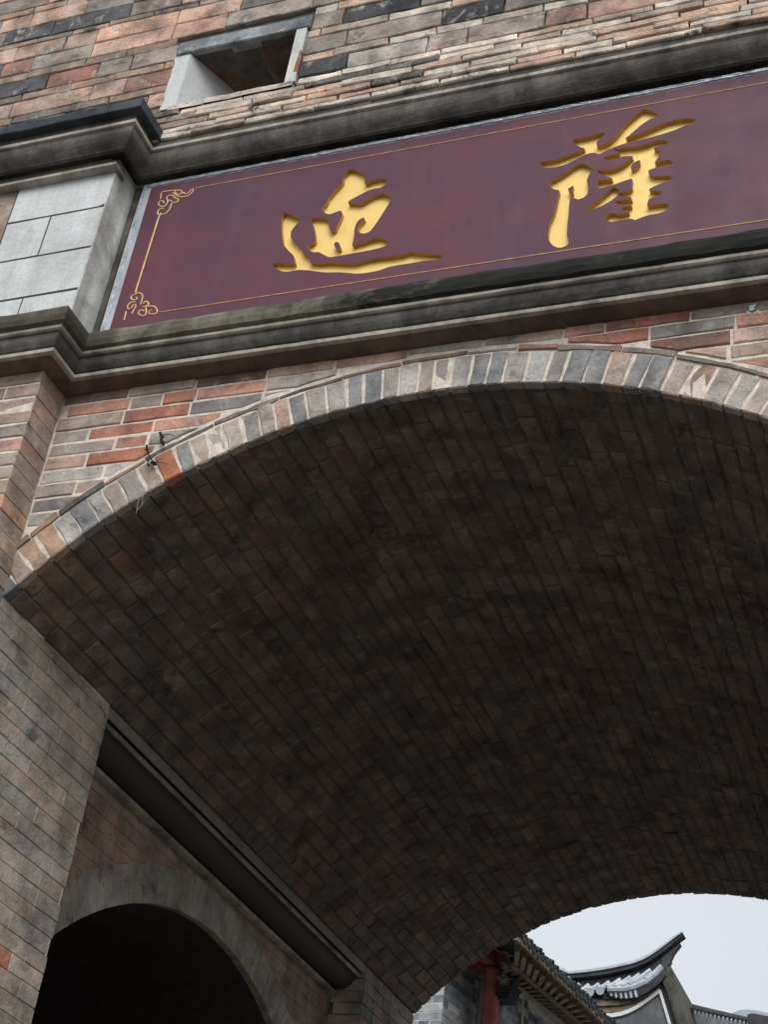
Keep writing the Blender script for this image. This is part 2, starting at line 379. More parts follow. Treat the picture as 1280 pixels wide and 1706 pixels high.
# spandrel bricks
RO = R+TH+.052
stuff = Acc(); z = 7.195; row = 0
while z > 5.80:
    h = .098+RNG.uniform(-.006, .006); x = XJ+.004+(-.25 if row % 2 else 0)*RNG.uniform(.5, 1)
    while x < -XJ:
        ln = RNG.choice([.44, .45, .43, .22, .44, .42]); x0, x1 = max(x, XJ+.004), min(x+ln, -XJ-.004); gap = RNG.uniform(.005, .010)
        x += ln
        if x1-x0 < .05: continue
        ol = [(x0+gap, z-h+.0065), (x1-gap, z-h+.0065), (x1-gap, z-.0065), (x0+gap, z-.0065)]
        cx, cz = (x0+x1)/2, z-h/2
        # nearest point of the ring to the brick's lower inner corner
        ix = x1 if cx < 0 else x0
        th_ = math.atan2(max(min(0, x1) if cx < 0 else max(0, x0), -9), z-h-ZC) if False else math.atan2(cx+(.3*(x1-x0) if cx < 0 else -.3*(x1-x0)), z-h-ZC)
        nx, nz = math.sin(th_), math.cos(th_)
        ol = clip(ol, nx, nz, RO+nz*ZC)
        if len(ol) < 3 or area(ol) < .0016: continue
        c = pick(PAL_LOW); lift = RNG.uniform(-.003, .006)
        if x0 < -1.9 and row == 6: c = vary((.46, .44, .40))
        v, f = brick_geo(ol, Vector((0, 0, 0)), EX, EZ, -EY, .06, .005, .003, lift)
        if x0 < 1.95: link('brick', v, f, M_BRICK, lower, col=c)
        else: stuff.add(v, f, c)
    z -= h; row += 1
o = stuff.build('brickwork', M_BRICK, lower); o['kind'] = 'stuff'

# pilaster and jamb bricks. The corner brick shows both faces.
HEAD = 1.0
def facew(name, parent, m, pal, O, U, V, N, u0, u1, zs, lens, skip=None, stuffacc=None, lift=(-.003, .005), ch=.005, jit=.003, gapr=(.003, .006), depth=.05):
    for r, (za, zb) in enumerate(zs):
        u = u0 - (RNG.uniform(.3, .7)*lens[0] if r % 2 else 0)
        while u < u1-.03:
            ln = RNG.choice(lens); a0, a1 = max(u, u0), min(u+ln, u1); u += ln
            if a1-a0 < .04: continue
            gp = RNG.uniform(*gapr)
            if skip and skip(a0, a1, za, zb): continue
            ol = [(a0+gp*HEAD, za+gp*.8), (a1-gp*HEAD, za+gp*.8), (a1-gp*HEAD, zb-gp*.8), (a0+gp*HEAD, zb-gp*.8)]
            v, f = brick_geo(ol, O, U, V, N, depth, ch, jit, RNG.uniform(*lift))
            if stuffacc is not None: stuffacc.add(v, f, pick(pal))
            else: link(name, v, f, m, parent, col=pick(pal))
def courses(z1, z0, h=.1, j=.004):
    out = []; z = z1
    while z > z0+.03:
        hh = h+RNG.uniform(-j, j); out.append((max(z-hh, z0), z)); z -= hh
    return out
cs = courses(7.185, 3.55)
cs_low = courses(cs[-1][0], 0.0, .1)
def pilaster_face(sgn):
    xj = XJ if sgn < 0 else -XJ
    O = Vector((0, -.25, 0))
    far_side = Acc()
    for r, (za, zb) in enumerate(cs):
        # corner brick, a real block 0.25 deep
        ln = .44 if r % 2 == 0 else .23
        x0, x1 = (xj-ln, xj) if sgn < 0 else (xj, xj+ln)
        pal = PAL_LOW[:3] if zb > 6.75 else [(3, (.36, .29, .24)), (2, (.42, .27, .20)), (2, GREY)]
        c = pick(pal); g_ = .0055; j = RNG.uniform(-.003, .005)
        b = Acc()
        ol = [(x0+g_, za+g_), (x1+j*.6*(-sgn), za+g_), (x1+j*.6*(-sgn), zb-g_), (x0+g_, zb-g_)] if sgn < 0 else [(x0, za+g_), (x1-g_, za+g_), (x1-g_, zb-g_), (x0, zb-g_)]
        v, f = brick_geo(ol, O, EX, EZ, -EY, .246, .006, .003, j)
        if sgn < 0: link('brick', v, f, M_BRICK, pier, col=c)
        else: far_side.add(v, f, c)
        # rest of the front face
        xs0, xs1 = (-3.5, x0) if sgn < 0 else (x1, 3.5)
        u = xs1 if sgn < 0 else xs0
        while (u > xs0+.04) if sgn < 0 else (u < xs1-.04):
            l2 = RNG.choice([.44, .22, .44])
            a0, a1 = (max(u-l2, xs0), u) if sgn < 0 else (u, min(u+l2, xs1))
            u = a0 if sgn < 0 else a1
            v, f = brick_geo([(a0+g_, za+g_), (a1-g_, za+g_), (a1-g_, zb-g_), (a0+g_, zb-g_)], O, EX, EZ, -EY, .06, .006, .003, RNG.uniform(-.003, .006))
            if sgn < 0 and zb > 5.9: link('brick', v, f, M_BRICK, pier, col=pick(PAL_LOW if zb > 6.6 else pal))
            else: far_side.add(v, f, pick(pal))
    if True:
        o = far_side.build('brickwork', M_BRICK, pier); o['kind'] = 'stuff'
pilaster_face(-1); pilaster_face(1)
# left jamb: pier A (y 0..1.262), under the springing
csj = [q for q in cs if q[1] < SPR+.06]
csj[0] = (csj[0][0], SPR-.003)
jamb = Acc(); jamb.box((XJ-.30, .0, 0), (XJ-.0085, 1.2635, SPR-.006)); jw = jamb.build('jamb_wall', M_MORTAR_J, gate); HEAD = .35
facew('brick', jw, M_BRICK, PAL_JAMB, Vector((XJ, 0, 0)), EY, EZ, EX, -.002, 1.268, csj, [.42, .44, .22, .40], ch=.0028, jit=.002, lift=(-.0015, .0025), gapr=(.0022, .0045))
lowacc = Acc()
facew('brick', jw, M_BRICK, PAL_JAMB, Vector((XJ, 0, 0)), EY, EZ, EX, -.25, 1.268, cs_low, [.42, .44, .22], stuffacc=lowacc)
facew('brick', jw, M_BRICK, PAL_JAMB, Vector((-XJ, 0, 0)), -EY, EZ, -EX, -LEN, .25, courses(SPR-.003, 0), [.42, .44, .22], stuffacc=lowacc)
facew('brick', jw, M_BRICK, PAL_LOW, Vector((0, -.25, 0)), EX, EZ, -EY, -3.5, XJ-.004, cs_low, [.42, .44, .22], stuffacc=lowacc)
facew('brick', jw, M_BRICK, PAL_LOW, Vector((0, -.25, 0)), EX, EZ, -EY, -XJ+.004, 3.5, cs_low, [.42, .44, .22], stuffacc=lowacc)
o = lowacc.build('brickwork', M_BRICK, jw); o['kind'] = 'stuff'
HEAD = 1.0
# sides of pilaster between y -.25 and 0 are the corner bricks; the pier's return face inside the bay
a = Acc(); a.box((-XJ+.009, 1.262, -.02), (3.2, LEN-.02, 5.8)); o = a.build('passage_wall', M_MORTAR_J, gate)

# vault bricks ---------------------------------------------------------------
arc = 2*PHI*R; ncr = 54
vst = Acc(); cand = []
def shows(P):
    d = P-CAM; zz = d.dot(F)
    if zz <= 0: return 0
    x, y = 640+FPX*d.dot(RT)/zz, 853-FPX*d.dot(UP)/zz
    return zz if (-20 < x < 1300 and -20 < y < 1726) else 0
for i in range(ncr):
    pm = (BND[i]+BND[i+1])/2; rd = Vector((math.sin(pm), 0, math.cos(pm))); t = Vector((math.cos(pm), 0, -math.sin(pm)))
    O = Vector((0, 0, ZC))+rd*R; wdt = (BND[i+1]-BND[i])*R/2; ys_ = VDEP[i]+.004
    y = ys_-(.2*RNG.random() if i % 2 else 0)
    while y < LEN-.03:
        ln = RNG.choice([.36, .30, .42, .24, .20, .27]); y0_, y1_ = max(y, ys_), min(y+ln, LEN); y += ln
        if y1_-y0_ < .04: continue
        gp = RNG.uniform(.001, .005); ws = RNG.uniform(.0015, .006)
        ol = [(-wdt+ws, y0_+gp), (wdt-ws, y0_+gp), (wdt-ws, y1_-gp), (-wdt+ws, y1_-gp)]
        lift = RNG.uniform(-.006, .006) if RNG.random() > .08 else RNG.uniform(-.018, .014)
        v, f = brick_geo(ol, O, -t, EY, -rd, .045, .009, .0055, lift if y1_ < LEN-.01 else 0, seg=.1)
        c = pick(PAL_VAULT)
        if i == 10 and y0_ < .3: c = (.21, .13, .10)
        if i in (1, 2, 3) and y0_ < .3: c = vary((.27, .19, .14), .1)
        P = O+EY*(y0_+y1_)/2; s = shows(P); cand.append((s if s else 99, v, f, c))
cand.sort(key=lambda q: q[0])
for i, (s, v, f, c) in enumerate(cand):
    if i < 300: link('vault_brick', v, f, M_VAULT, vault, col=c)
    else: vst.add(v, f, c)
o = vst.build('vault_brickwork', M_VAULT, vault); o['kind'] = 'stuff'

# left bay: recessed wall with side arch --------------------------------------
XR = -2.75; B0, B1 = 1.2635, 5.82
SC, SZ, SR = 3.6244, 2.3566, 2.8672
a = Acc()
HW = 1.98                                       # half width of side passage opening
n = 40
for i in range(n):
    y0_, y1_ = SC-HW+2*HW*i/n, SC-HW+2*HW*(i+1)/n
    z0_, z1_ = [SZ+math.sqrt(SR**2-(q-SC)**2)+.012 for q in (y0_, y1_)]
    prism(a, [(y0_, z0_), (y1_, z1_), (y1_, 5.9), (y0_, 5.9)], Vector((XR-.006, 0, 0)), EY, EZ, EX, -.3, 0)
a.box((XR-.306, B0-.3, -.02), (XR-.006, SC-HW, 5.9)); a.box((XR-.306, SC+HW, -.02), (XR-.006, B1+.3, 5.9))
rec = a.build('recess_wall', M_PINKP, gate)
# side arch ring stones, narrow and long, smeared with plaster
nr = 46; ph = math.asin(HW/SR)
for i in range(nr):
    p0, p1 = -ph+2*ph*i/nr+.0009, -ph+2*ph*(i+1)/nr-.0009
    ro = SR+.265+RNG.uniform(-.012, .012)
    ol = [(math.sin(p0)*SR, math.cos(p0)*SR), (math.sin(p1)*SR, math.cos(p1)*SR), (math.sin(p1)*ro, math.cos(p1)*ro), (math.sin(p0)*ro, math.cos(p0)*ro)]
    v, f = brick_geo(ol, Vector((XR, SC, SZ)), EY, EZ, EX, .06, .003, .0015, RNG.uniform(-.001, .003), seg=.2)
    link('voussoir', v, f, M_BRICK, rec, col=vary((.40, .375, .33), .05))
for r, (za, zb) in enumerate(courses(5.53, 3.6, .10)):
    y = B0-(.2 if r % 2 else 0)
    while y < B1:
        ln = RNG.choice([.42, .44, .22]); y0_, y1_ = max(y, B0+.002), min(y+ln, B1-.002); y += ln
        if y1_-y0_ < .05: continue
        ol = [(y0_+.0012, za+.0015), (y1_-.0012, za+.0015), (y1_-.0012, zb-.0015), (y0_+.0012, zb-.0015)]
        th_ = math.atan2((y0_+y1_)/2-SC, (za+zb)/2-SZ); nx, nz = math.sin(th_), math.cos(th_)
        ol = clip(ol, nx, nz, SR+.262+nx*SC+nz*SZ)
        if len(ol) < 3 or area(ol) < .003: continue
        v, f = brick_geo(ol, Vector((XR, 0, 0)), EY, EZ, EX, .05, .002, .001, RNG.uniform(-.001, .0015), seg=.2)
        link('brick', v, f, M_BRICK, rec, col=vary((.43, .31, .255), .06))
# side passage: soffit, walls, end
a = Acc(); n = 24
for i in range(n):
    p0, p1 = -ph+2*ph*i/n, -ph+2*ph*(i+1)/n
    ol = [(math.sin(p0)*(SR+.004), math.cos(p0)*(SR+.004)), (math.sin(p1)*(SR+.004), math.cos(p1)*(SR+.004)), (math.sin(p1)*(SR+.4), math.cos(p1)*(SR+.4)), (math.sin(p0)*(SR+.4), math.cos(p0)*(SR+.4))]
    prism(a, ol, Vector((XR-.05, SC, SZ)), EY, EZ, EX, -6.65, 0)
a.box((-9.4, SC-HW-.4, -.02), (XR-.3, SC-HW-.001, 5.2)); a.box((-9.4, SC+HW+.001, -.02), (XR-.3, SC+HW+.4, 5.2)); a.box((-9.5, SC-HW-.4, -.02), (-9.2, SC+HW+.4, 5.6))
o = a.build('side_passage', M_BLACKMORTAR, gate)
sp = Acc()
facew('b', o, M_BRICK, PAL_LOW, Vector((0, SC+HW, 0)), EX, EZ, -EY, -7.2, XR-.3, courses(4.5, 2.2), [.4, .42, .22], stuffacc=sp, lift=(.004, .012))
facew('b', o, M_VAULT, PAL_SHADED, Vector((-9.2, 0, 0)), EY, EZ, EX, SC-HW, SC+HW, courses(5.2, 2.2), [.4, .42, .22], stuffacc=sp, lift=(.004, .012))
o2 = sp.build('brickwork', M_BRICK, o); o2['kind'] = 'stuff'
# far pier B (y 5.82..LEN) with its side face towards the bay
a = Acc(); a.box((XR-.3, B1+.005, -.02), (XJ-.009, LEN-.008, SPR-.006)); pb = a.build('far_pier', M_MORTAR_J, gate)
csB = courses(SPR-.003, 4.2, .1)
facew('brick', pb, M_BRICK, [(3, (.27, .25, .225)), (1, (.34, .24, .20))], Vector((XJ, 0, 0)), EY, EZ, EX, B1, LEN, csB, [.42, .44, .22], ch=.004, gapr=(.0022, .0045))
st = Acc(); facew('b', pb, M_BRICK, PAL_JAMB, Vector((0, B1, 0)), EX, EZ, -EY, XR, XJ-.004, csB, [.3, .24], stuffacc=st, ch=.004)
o = st.build('brickwork', M_BRICK, pb); o['kind'] = 'stuff'

# mouldings: a profile swept along a plan path ---------------------------------
def sweep(name, prof, path, m, parent, normals=None, caps=True, wob=0.0):
    """prof = closed list of (p, z); path = list of (x, y, nx, ny) with mitre normals"""
    v = []; f = []; k = len(prof)
    for (x, y, nx, ny) in path:
        for (p_, z_) in prof:
            ww = RNG.uniform(-wob, wob) if p_ > .03 else 0
            v.append((x+nx*(p_+ww), y+ny*(p_+ww), z_+ww*.6))
    for i in range(len(path)-1):
        for j in range(k):
            a_, b_ = i*k+j, i*k+(j+1) % k
            f.append((a_, b_, b_+k, a_+k))
    f.append(tuple(reversed(range(k)))); f.append(tuple(range((len(path)-1)*k, len(path)*k)))
    o = link(name, v, f, m, parent)
    bm_fix(o); return o
import bmesh
def bm_fix(o):
    bm = bmesh.new(); bm.from_mesh(o.data); bmesh.ops.recalc_face_normals(bm, faces=bm.faces); bm.to_mesh(o.data); bm.free()
def subdiv_path(path, step=.12):
    out = []
    for i in range(len(path)-1):
        a_, b_ = path[i], path[i+1]; ln = math.hypot(b_[0]-a_[0], b_[1]-a_[1]); k = max(1, int(ln/step))
        for j in range(k):
            t = j/k
            if j == 0: out.append(a_)
            else:
                # inner samples keep the straight run's own normal
                dx, dy = b_[0]-a_[0], b_[1]-a_[1]; s_ = 1/ln
                out.append((a_[0]+dx*t, a_[1]+dy*t, dy*s_, -dx*s_))
    out.append(path[-1]); return out
def facade_path(xp, yb=0.0):
    # from far left round the left pilaster, over the arch, round the right pilaster
    return subdiv_path([(-9, yb, 0, -1), (-3.56, yb, -1, -1), (-3.56, -.25, -1, -1), (xp, -.25, 1, -1), (xp, yb, 1, -1), (-xp, yb, -1, -1), (-xp, -.25, -1, -1), (3.56, -.25, 1, -1), (3.56, yb, 1, -1), (9, yb, 0, -1)])
pth = facade_path(XJ)
corn = Acc(); corn.box((-2.5, 0.002, 7.2), (2.5, .006, 7.5)); cor = corn.build('lower_cornice', M_CEMENT, gate)
def arcprof(p0, z0, p1, z1, bulge, k=6):
    out = []
    for i in range(k+1):
        t = i/k; s_ = math.sin(t*math.pi)*bulge
        dx, dz = p1-p0, z1-z0; ln = math.hypot(dx, dz)
        out.append((p0+dx*t-dz/ln*s_, z0+dz*t+dx/ln*s_))
    return out
sweep('bed_mould', [(-.02, 7.168), (.020, 7.168), (.055, 7.176), (.100, 7.188), (.100, 7.1905), (-.02, 7.1905)], pth, M_BED, cor, wob=.0012)
sweep('lower_fillet', [(-.02, 7.192), (.118, 7.192), (.130, 7.197), (.132, 7.219), (.124, 7.225), (-.02, 7.225)], pth, M_FILLET, cor, wob=.0012)
sweep('lower_frieze', [(-.02, 7.2262), (.070, 7.2262), (.074, 7.256), (.104, 7.262)]+arcprof(.106, 7.264, .132, 7.345, -.010)+[(-.02, 7.345)], pth, M_CEMENT, cor, wob=.0012)
sweep('upper_fillet', [(-.02, 7.347), (.146, 7.347), (.156, 7.355), (.156, 7.376), (-.02, 7.376)], pth, M_FILLET, cor, wob=.0012)
sweep('ledge', [(-.02, 7.378), (.160, 7.378), (.178, 7.392), (.186, 7.43), (.186, 7.475), (.172, 7.505), (.150, 7.520), (-.02, 7.535)], pth, M_LEDGE, cor, wob=.004)

XU = -2.402
pthu = facade_path(XU)
corn = Acc(); corn.box((-2.4, 0.002, 8.97), (2.4, .006, 9.1)); cou = corn.build('upper_cornice', M_CEMENT, gate)
sweep('cove', [(-.02, 8.985), (.068, 8.985), (.074, 8.930), (.085, 8.925), (.102, 8.932)]+arcprof(.104, 8.936, .150, 9.082, -.022, 8)+[(-.02, 9.082)], pthu, M_CEMENT, cou, wob=.0012)
sweep('fillet', [(-.02, 9.084), (.152, 9.084), (.166, 9.092), (.166, 9.118), (.150, 9.124), (-.02, 9.124)], pthu, M_FILLET, cou, wob=.001)
# the slab stands out only over the pilasters; over the sign it is flush with the upper wall
pt = subdiv_path([(-9, 0.0, 0, -1), (-3.56, 0, -1, -1), (-3.56, -.25, -1, -1), (XU, -.25, 1, -1), (XU, 0.0, 1, -1), (-XU, 0.0, -1, -1), (-XU, -.25, -1, -1), (3.56, -.25, 1, -1), (3.56, 0, 1, -1), (9, 0, 0, -1)])
sweep('slab_bed', [(-.02, 9.125), (.140, 9.125), (.140, 9.194), (-.02, 9.194)], pt, M_CEMENT, cou)
sweep('pilaster_slab', [(-.02, 9.196), (.196, 9.196), (.200, 9.202), (.203, 9.268), (.19, 9.282), (-.02, 9.29)],
      subdiv_path([(-3.56, -.10, -1, 0), (-3.56, -.25, -1, -1), (XU, -.25, 1, -1), (XU, -.04, 1, 0)]), M_SLAB, cou, wob=.003)
# fillet under the cove on the pilaster
sweep('pilaster_fillet', [(-.02, 8.835), (.052, 8.835), (.062, 8.842), (.062, 8.862), (.03, 8.87), (.026, 8.924), (-.02, 8.924)],
      subdiv_path([(-3.56, -.10, -1, 0), (-3.56, -.25, -1, -1), (XU-.03, -.25, 1, -1), (XU-.03, -.17, 1, 0)]), M_FILLET, cou)

# pilaster panel at sign level: plastered side, pale tiles in front ------------
a = Acc(); a.box((-3.56, -.2475, 7.50), (XU-.006, .05, 8.95))
pan = a.build('pilaster_panel', M_BLACKMORTAR, gate)
a = Acc(); a.box((-XU+.006, -.2475, 7.50), (3.56, .05, 8.95)); a.build('pilaster_panel', M_BLACKMORTAR, gate)
a = Acc(); prism(a, [(-.252, 7.5), (.05, 7.5), (.05, 8.95), (-.252, 8.95)], Vector((XU, 0, 0)), EY, EZ, EX, -.005, 0.004); a.build('side_plaster', M_JAMBP, pan)
a = Acc(); a.box((XU+.005, -.012, 7.5), (-2.358, .05, 8.93)); a.build('edge_strip', M_CEMENT, pan)
for (x0, x1, z0, z1) in [(-3.13, XU-.006, 8.5375, 8.94), (-3.13, -2.804, 8.181, 8.5225), (-2.794, XU-.006, 8.181, 8.5225), (-3.13, XU-.006, 7.825, 8.166), (-3.13, -2.804, 7.466, 7.810), (-2.794, XU-.006, 7.466, 7.810)]:
    v, f = brick_geo([(x0, z0), (x1, z0), (x1, z1), (x0, z1)], Vector((0, -.25, 0)), EX, EZ, -EY, .02, .002, .0008, RNG.uniform(-.001, .0015), seg=.5)
    link('wall_tile', v, f, M_PLASTER, pan)
v, f = brick_geo([(-3.55, 7.46), (-3.14, 7.46), (-3.14, 8.94), (-3.55, 8.94)], Vector((0, -.25, 0)), EX, EZ, -EY, .02, .004, .003, .003)
link('corner_stone', v, f, M_STONE, pan, col=(.36, .28, .23))
for k_ in range(4):
    z0 = 7.466+.356*k_
    v, f = brick_geo([(-XU+.004, z0), (3.55, z0), (3.55, z0+.35), (-XU+.004, z0+.35)], Vector((0, -.25, 0)), EX, EZ, -EY, .02, .002, .001, 0)
    link('wall_tile', v, f, M_PLASTER, pan)

# upper wall blocks --------------------------------------------------------------
WX0, WX1, WZ0, WZ1 = -2.262, -1.36, 9.52, 10.05
zz = 9.19; hs = [.050, .055, .060, .062, .055, .060, .155, .078, .165, .080, .165, .085, .160, .165, .060, .165, .165, .080, .16, .165, .07, .17, .16, .07, .16, .17]
upst = Acc()
for r, h in enumerate(hs):
    thin = h < .1; x = -8.6+RNG.uniform(0, .3)
    while x < 8.6:
        ln = RNG.uniform(.28, .50) if thin else RNG.choice([.55, .48, .66, .42, .27, .5])
        x0, x1 = x, min(x+ln, 8.6); x += ln
        za, zb = zz, zz+h; g_ = RNG.uniform(.003, .006)
        segs = [(x0, x1)]
        if za < WZ1+.14 and zb > WZ0+.01:      # leave the opening and its lintel free
            l_, r_ = (WX0-.005, -1.27) if zb <= WZ1+.02 else (-2.27, -1.258)
            if zb > WZ1+.02 and za < WZ1+.14: l_, r_ = -2.275, -1.255
            segs = []
            if x0 < l_: segs.append((x0, min(x1, l_)))
            if x1 > r_: segs.append((max(x0, r_), x1))
        for s0, s1 in segs:
            if s1-s0 < .05: continue
            pal = PAL_THIN if thin else (PAL_UP if s0 < -2.2 else PAL_UPR)
            if thin and s0 < -2.3: pal = [(2, (.42, .30, .22)), (1.5, (.30, .24, .19)), (1, (.22, .20, .18))]
            rag = .006 if (r < 6) else .0045
            v, f = brick_geo([(s0+g_, za+g_*.7), (s1-g_, za+g_*.7), (s1-g_, zb-g_*.7), (s0+g_, zb-g_*.7)], Vector((0, YU, 0)), EX, EZ, -EY, .06, .006 if thin else .006, rag, RNG.uniform(-.006, .012) if r < 6 else RNG.uniform(-.003, .005), seg=.09)
            P = Vector(((s0+s1)/2, YU, (za+zb)/2))
            if shows(P): link('stone_block' if not thin else 'thin_brick', v, f, M_THIN if r < 6 else M_STONE, body, col=pick(pal))
            else: upst.add(v, f, pick(pal))
    zz += h
o = upst.build('blockwork', M_STONE, body); o['kind'] = 'stuff'
side = Acc()
for ua, ub in ((-8.6, -3.5), (3.5, 8.6)):
    facew('b', body, M_BRICK, PAL_LOW, Vector((0, 0, 0)), EX, EZ, -EY, ua, ub, courses(9.12, 0), [.44, .43, .22], stuffacc=side)
o = side.build('brickwork', M_BRICK, body); o['kind'] = 'stuff'
# opening with lintel, plaster jambs and sill bricks
win = Acc(); 
AZ = math.radians(33)
d_ = Vector((math.sin(AZ), math.cos(AZ), 0))
# left splayed reveal, a plaster wedge
dp = 1.0; xi = WX0+math.tan(math.radians(24))*dp
wv = [(WX0-.02, YU+.002, WZ0-.02), (WX0+.10, YU+.002, WZ0-.02), (xi+.1, YU+dp, WZ0-.02), (WX0-.02, YU+dp, WZ0-.02)]
wv2 = [(x_, y_, WZ1-.001) for x_, y_, _ in wv]
wo_ = link('window_opening', wv+wv2, [(3, 2, 1, 0), (4, 5, 6, 7), (0, 1, 5, 4), (1, 2, 6, 5), (2, 3, 7, 6), (3, 0, 4, 7)], M_PLASTER, gate)
a = Acc(); a.box((-1.36, YU-.004, WZ0-.01), (-1.285, YU+.9, WZ1-.001)); a.build('right_jamb', M_JAMBP, wo_)
v, f = brick_geo([(-1.315, 9.60), (-1.28, 9.60), (-1.275, 9.80), (-1.30, 9.82)], Vector((0, YU-.004, 0)), EX, EZ, -EY, .02, .004, .004, .004); link('brick', v, f, M_BRICK, wo_, col=(.36, .16, .11))
v, f = brick_geo([(-2.268, WZ1), (-1.262, WZ1), (-1.262, WZ1+.125), (-2.268, WZ1+.125)], Vector((0, YU, 0)), EX, EZ, -EY, .07, .007, .003, .012); link('lintel', v, f, M_STONE, wo_, col=(.25, .275, .30))
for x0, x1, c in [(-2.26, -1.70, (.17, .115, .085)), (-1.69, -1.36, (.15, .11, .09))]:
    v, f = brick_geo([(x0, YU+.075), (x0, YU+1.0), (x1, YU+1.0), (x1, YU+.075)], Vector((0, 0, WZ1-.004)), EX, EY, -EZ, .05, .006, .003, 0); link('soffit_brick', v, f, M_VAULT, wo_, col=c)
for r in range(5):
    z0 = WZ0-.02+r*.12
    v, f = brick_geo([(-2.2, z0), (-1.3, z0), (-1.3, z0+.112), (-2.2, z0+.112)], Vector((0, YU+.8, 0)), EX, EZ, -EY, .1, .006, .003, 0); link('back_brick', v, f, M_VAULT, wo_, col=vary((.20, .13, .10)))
x = WX0+.05
while x < -1.3:
    ln = RNG.uniform(.22, .38); x1 = min(x+ln, -1.28)
    v, f = brick_geo([(x+.004, YU+.22), (x1-.004, YU+.22), (x1-.004, YU-.004), (x+.004, YU-.004)][::-1], Vector((0, 0, WZ0)), EX, EY, EZ, .05, .008, .004, RNG.uniform(-.004, .01)); link('sill_brick', v, f, M_THIN, wo_, col=pick(PAL_THIN)); x += ln

# ------------------------------------------------------------------ sign board
YS, YF = -.05, -.019
PX0, PX1, PZ0, PZ1 = -2.245, 2.245, 7.50, 8.86
sign = thing('sign_board', 'long purple brown sign board with two engraved gold brush characters above the arch', 'sign', (0, .02, 7.5))
def cz(pts, x0, y0, k): return [hit(x0+a/k, y0+b/k, 1, YS) for a, b in pts]
K8, K1 = 3.879, 4.267
def sm(pts):
    """one round of corner cutting keeps brush corners but softens them"""
    out = []
    n = len(pts)
    for i in range(n):
        a_, b_ = pts[i], pts[(i+1) % n]
        out.append((a_[0]*.82+b_[0]*.18, a_[1]*.82+b_[1]*.18)); out.append((a_[0]*.18+b_[0]*.82, a_[1]*.18+b_[1]*.82))
    return out
A1 = [(590,85),(625,90),(670,108),(690,125),(690,185),(720,162),(760,150),(820,145),(832,158),(822,185),(790,205),(740,212),(700,228),(650,255),(605,278),(585,292),(582,306),(610,300),(640,305),(664,306),(690,290),(730,265),(770,247),(810,242),(850,255),(862,275),(850,300),(800,380),(760,440),(730,480),(712,492),(690,500),(660,498),(645,482),(648,450),(668,425),(690,405),(680,396),(652,412),(632,440),(622,480),(620,530),(605,583),(640,565),(700,548),(750,532),(790,525),(835,545),(842,560),(820,585),(740,605),(660,620),(600,630),(520,645),(460,655),(430,640),(395,620),(360,622),(330,610),(318,590),(330,570),(360,560),(372,545),(368,500),(358,450),(345,425),(338,405),(350,398),(400,398),(440,402),(455,420),(457,450),(464,478),(480,487),(500,474),(515,440),(535,400),(545,370),(538,354),(520,354),(490,367),(460,377),(435,370),(418,355),(413,335),(430,315),(445,300),(455,270),(480,240),(510,205),(535,180),(548,165),(550,130),(570,105)]
A1h = [(490,567),(505,552),(525,562),(535,600),(510,605),(497,590)]
B1_ = [(170,362),(200,378),(240,390),(272,402),(265,420),(235,455),(212,485),(210,530),(250,570),(280,590),(290,630),(335,655),(335,688),(380,692),(470,685),(560,690),(620,692),(700,670),(780,655),(860,648),(940,635),(985,618),(1020,625),(1100,632),(1185,640),(1187,660),(1150,672),(1080,675),(1000,690),(900,705),(840,718),(780,740),(700,755),(640,760),(580,755),(520,750),(450,752),(390,748),(330,738),(260,735),(190,748),(150,745),(115,725),(90,708),(95,695),(115,692),(180,693),(240,697),(235,670),(228,640),(190,605),(162,570),(155,520),(150,460),(152,400)]
C1 = [(825,92),(850,98),(900,110),(930,140),(915,152),(880,158),(850,175),(800,210),(760,245),(720,280),(690,302),(760,282),(850,245),(940,205),(1010,178),(1080,165),(1160,158),(1195,170),(1180,185),(1130,205),(1050,240),(940,275),(830,305),(740,325),(680,340),(620,360),(560,385),(510,415),(480,402),(440,405),(400,420),(330,455),(260,490),(200,505),(120,513),(100,495),(85,468),(110,465),(180,458),(260,430),(340,400),(410,374),(380,365),(350,350),(335,335),(318,318),(325,308),(370,300),(440,285),(500,268),(555,258),(545,275),(510,300),(488,330),(490,352),(530,350),(590,320),(640,270),(690,205),(750,150),(800,110)]
D1 = [(378,478),(420,490),(465,515),(455,535),(430,565),(418,600),(430,650),(428,690),(400,720),(360,735),(330,725),(302,715),(295,760),(290,840),(280,920),(278,1000),(292,1035),(285,1055),(250,1075),(210,1078),(175,1060),(150,1030),(142,980),(155,900),(185,840),(205,770),(215,710),(228,670),(190,665),(155,645),(150,630),(165,600),(220,575),(290,530),(345,490)]
D1h = [(282,660),(325,634),(316,660),(324,690),(300,683)]
E1 = [(605,372),(640,376),(700,362),(780,360),(850,340),(910,315),(960,313),(1005,325),(990,342),(940,352),(890,370),(925,378),(942,395),(935,425),(895,480),(960,460),(1010,450),(1030,465),(1020,490),(960,500),(880,517),(852,532),(872,562),(920,568),(1000,565),(1028,575),(1015,600),(960,615),(900,640),(860,662),(875,674),(945,672),(952,690),(930,708),(890,720),(860,732),(845,780),(920,767),(990,762),(1005,780),(990,810),(940,832),(860,845),(800,865),(765,882),(730,870),(650,885),(590,895),(555,885),(548,865),(575,838),(600,828),(640,842),(722,828),(715,812),(672,812),(668,795),(712,785),(745,776),(690,775),(640,768),(615,748),(650,742),(742,738),(735,718),(690,714),(655,712),(640,700),(650,690),(700,680),(745,657),(740,625),(745,585),(700,597),(640,620),(560,645),(500,657),(488,640),(500,600),(540,600),(604,592),(590,580),(540,565),(510,550),(488,530),(530,530),(600,522),(660,500),(710,465),(755,428),(700,425),(650,435),(600,455),(550,452),(540,440),(580,425),(640,408),(655,400),(625,388)]
E1h = [(730,510),(750,475),(797,452),(798,475),(780,500),(742,522)]
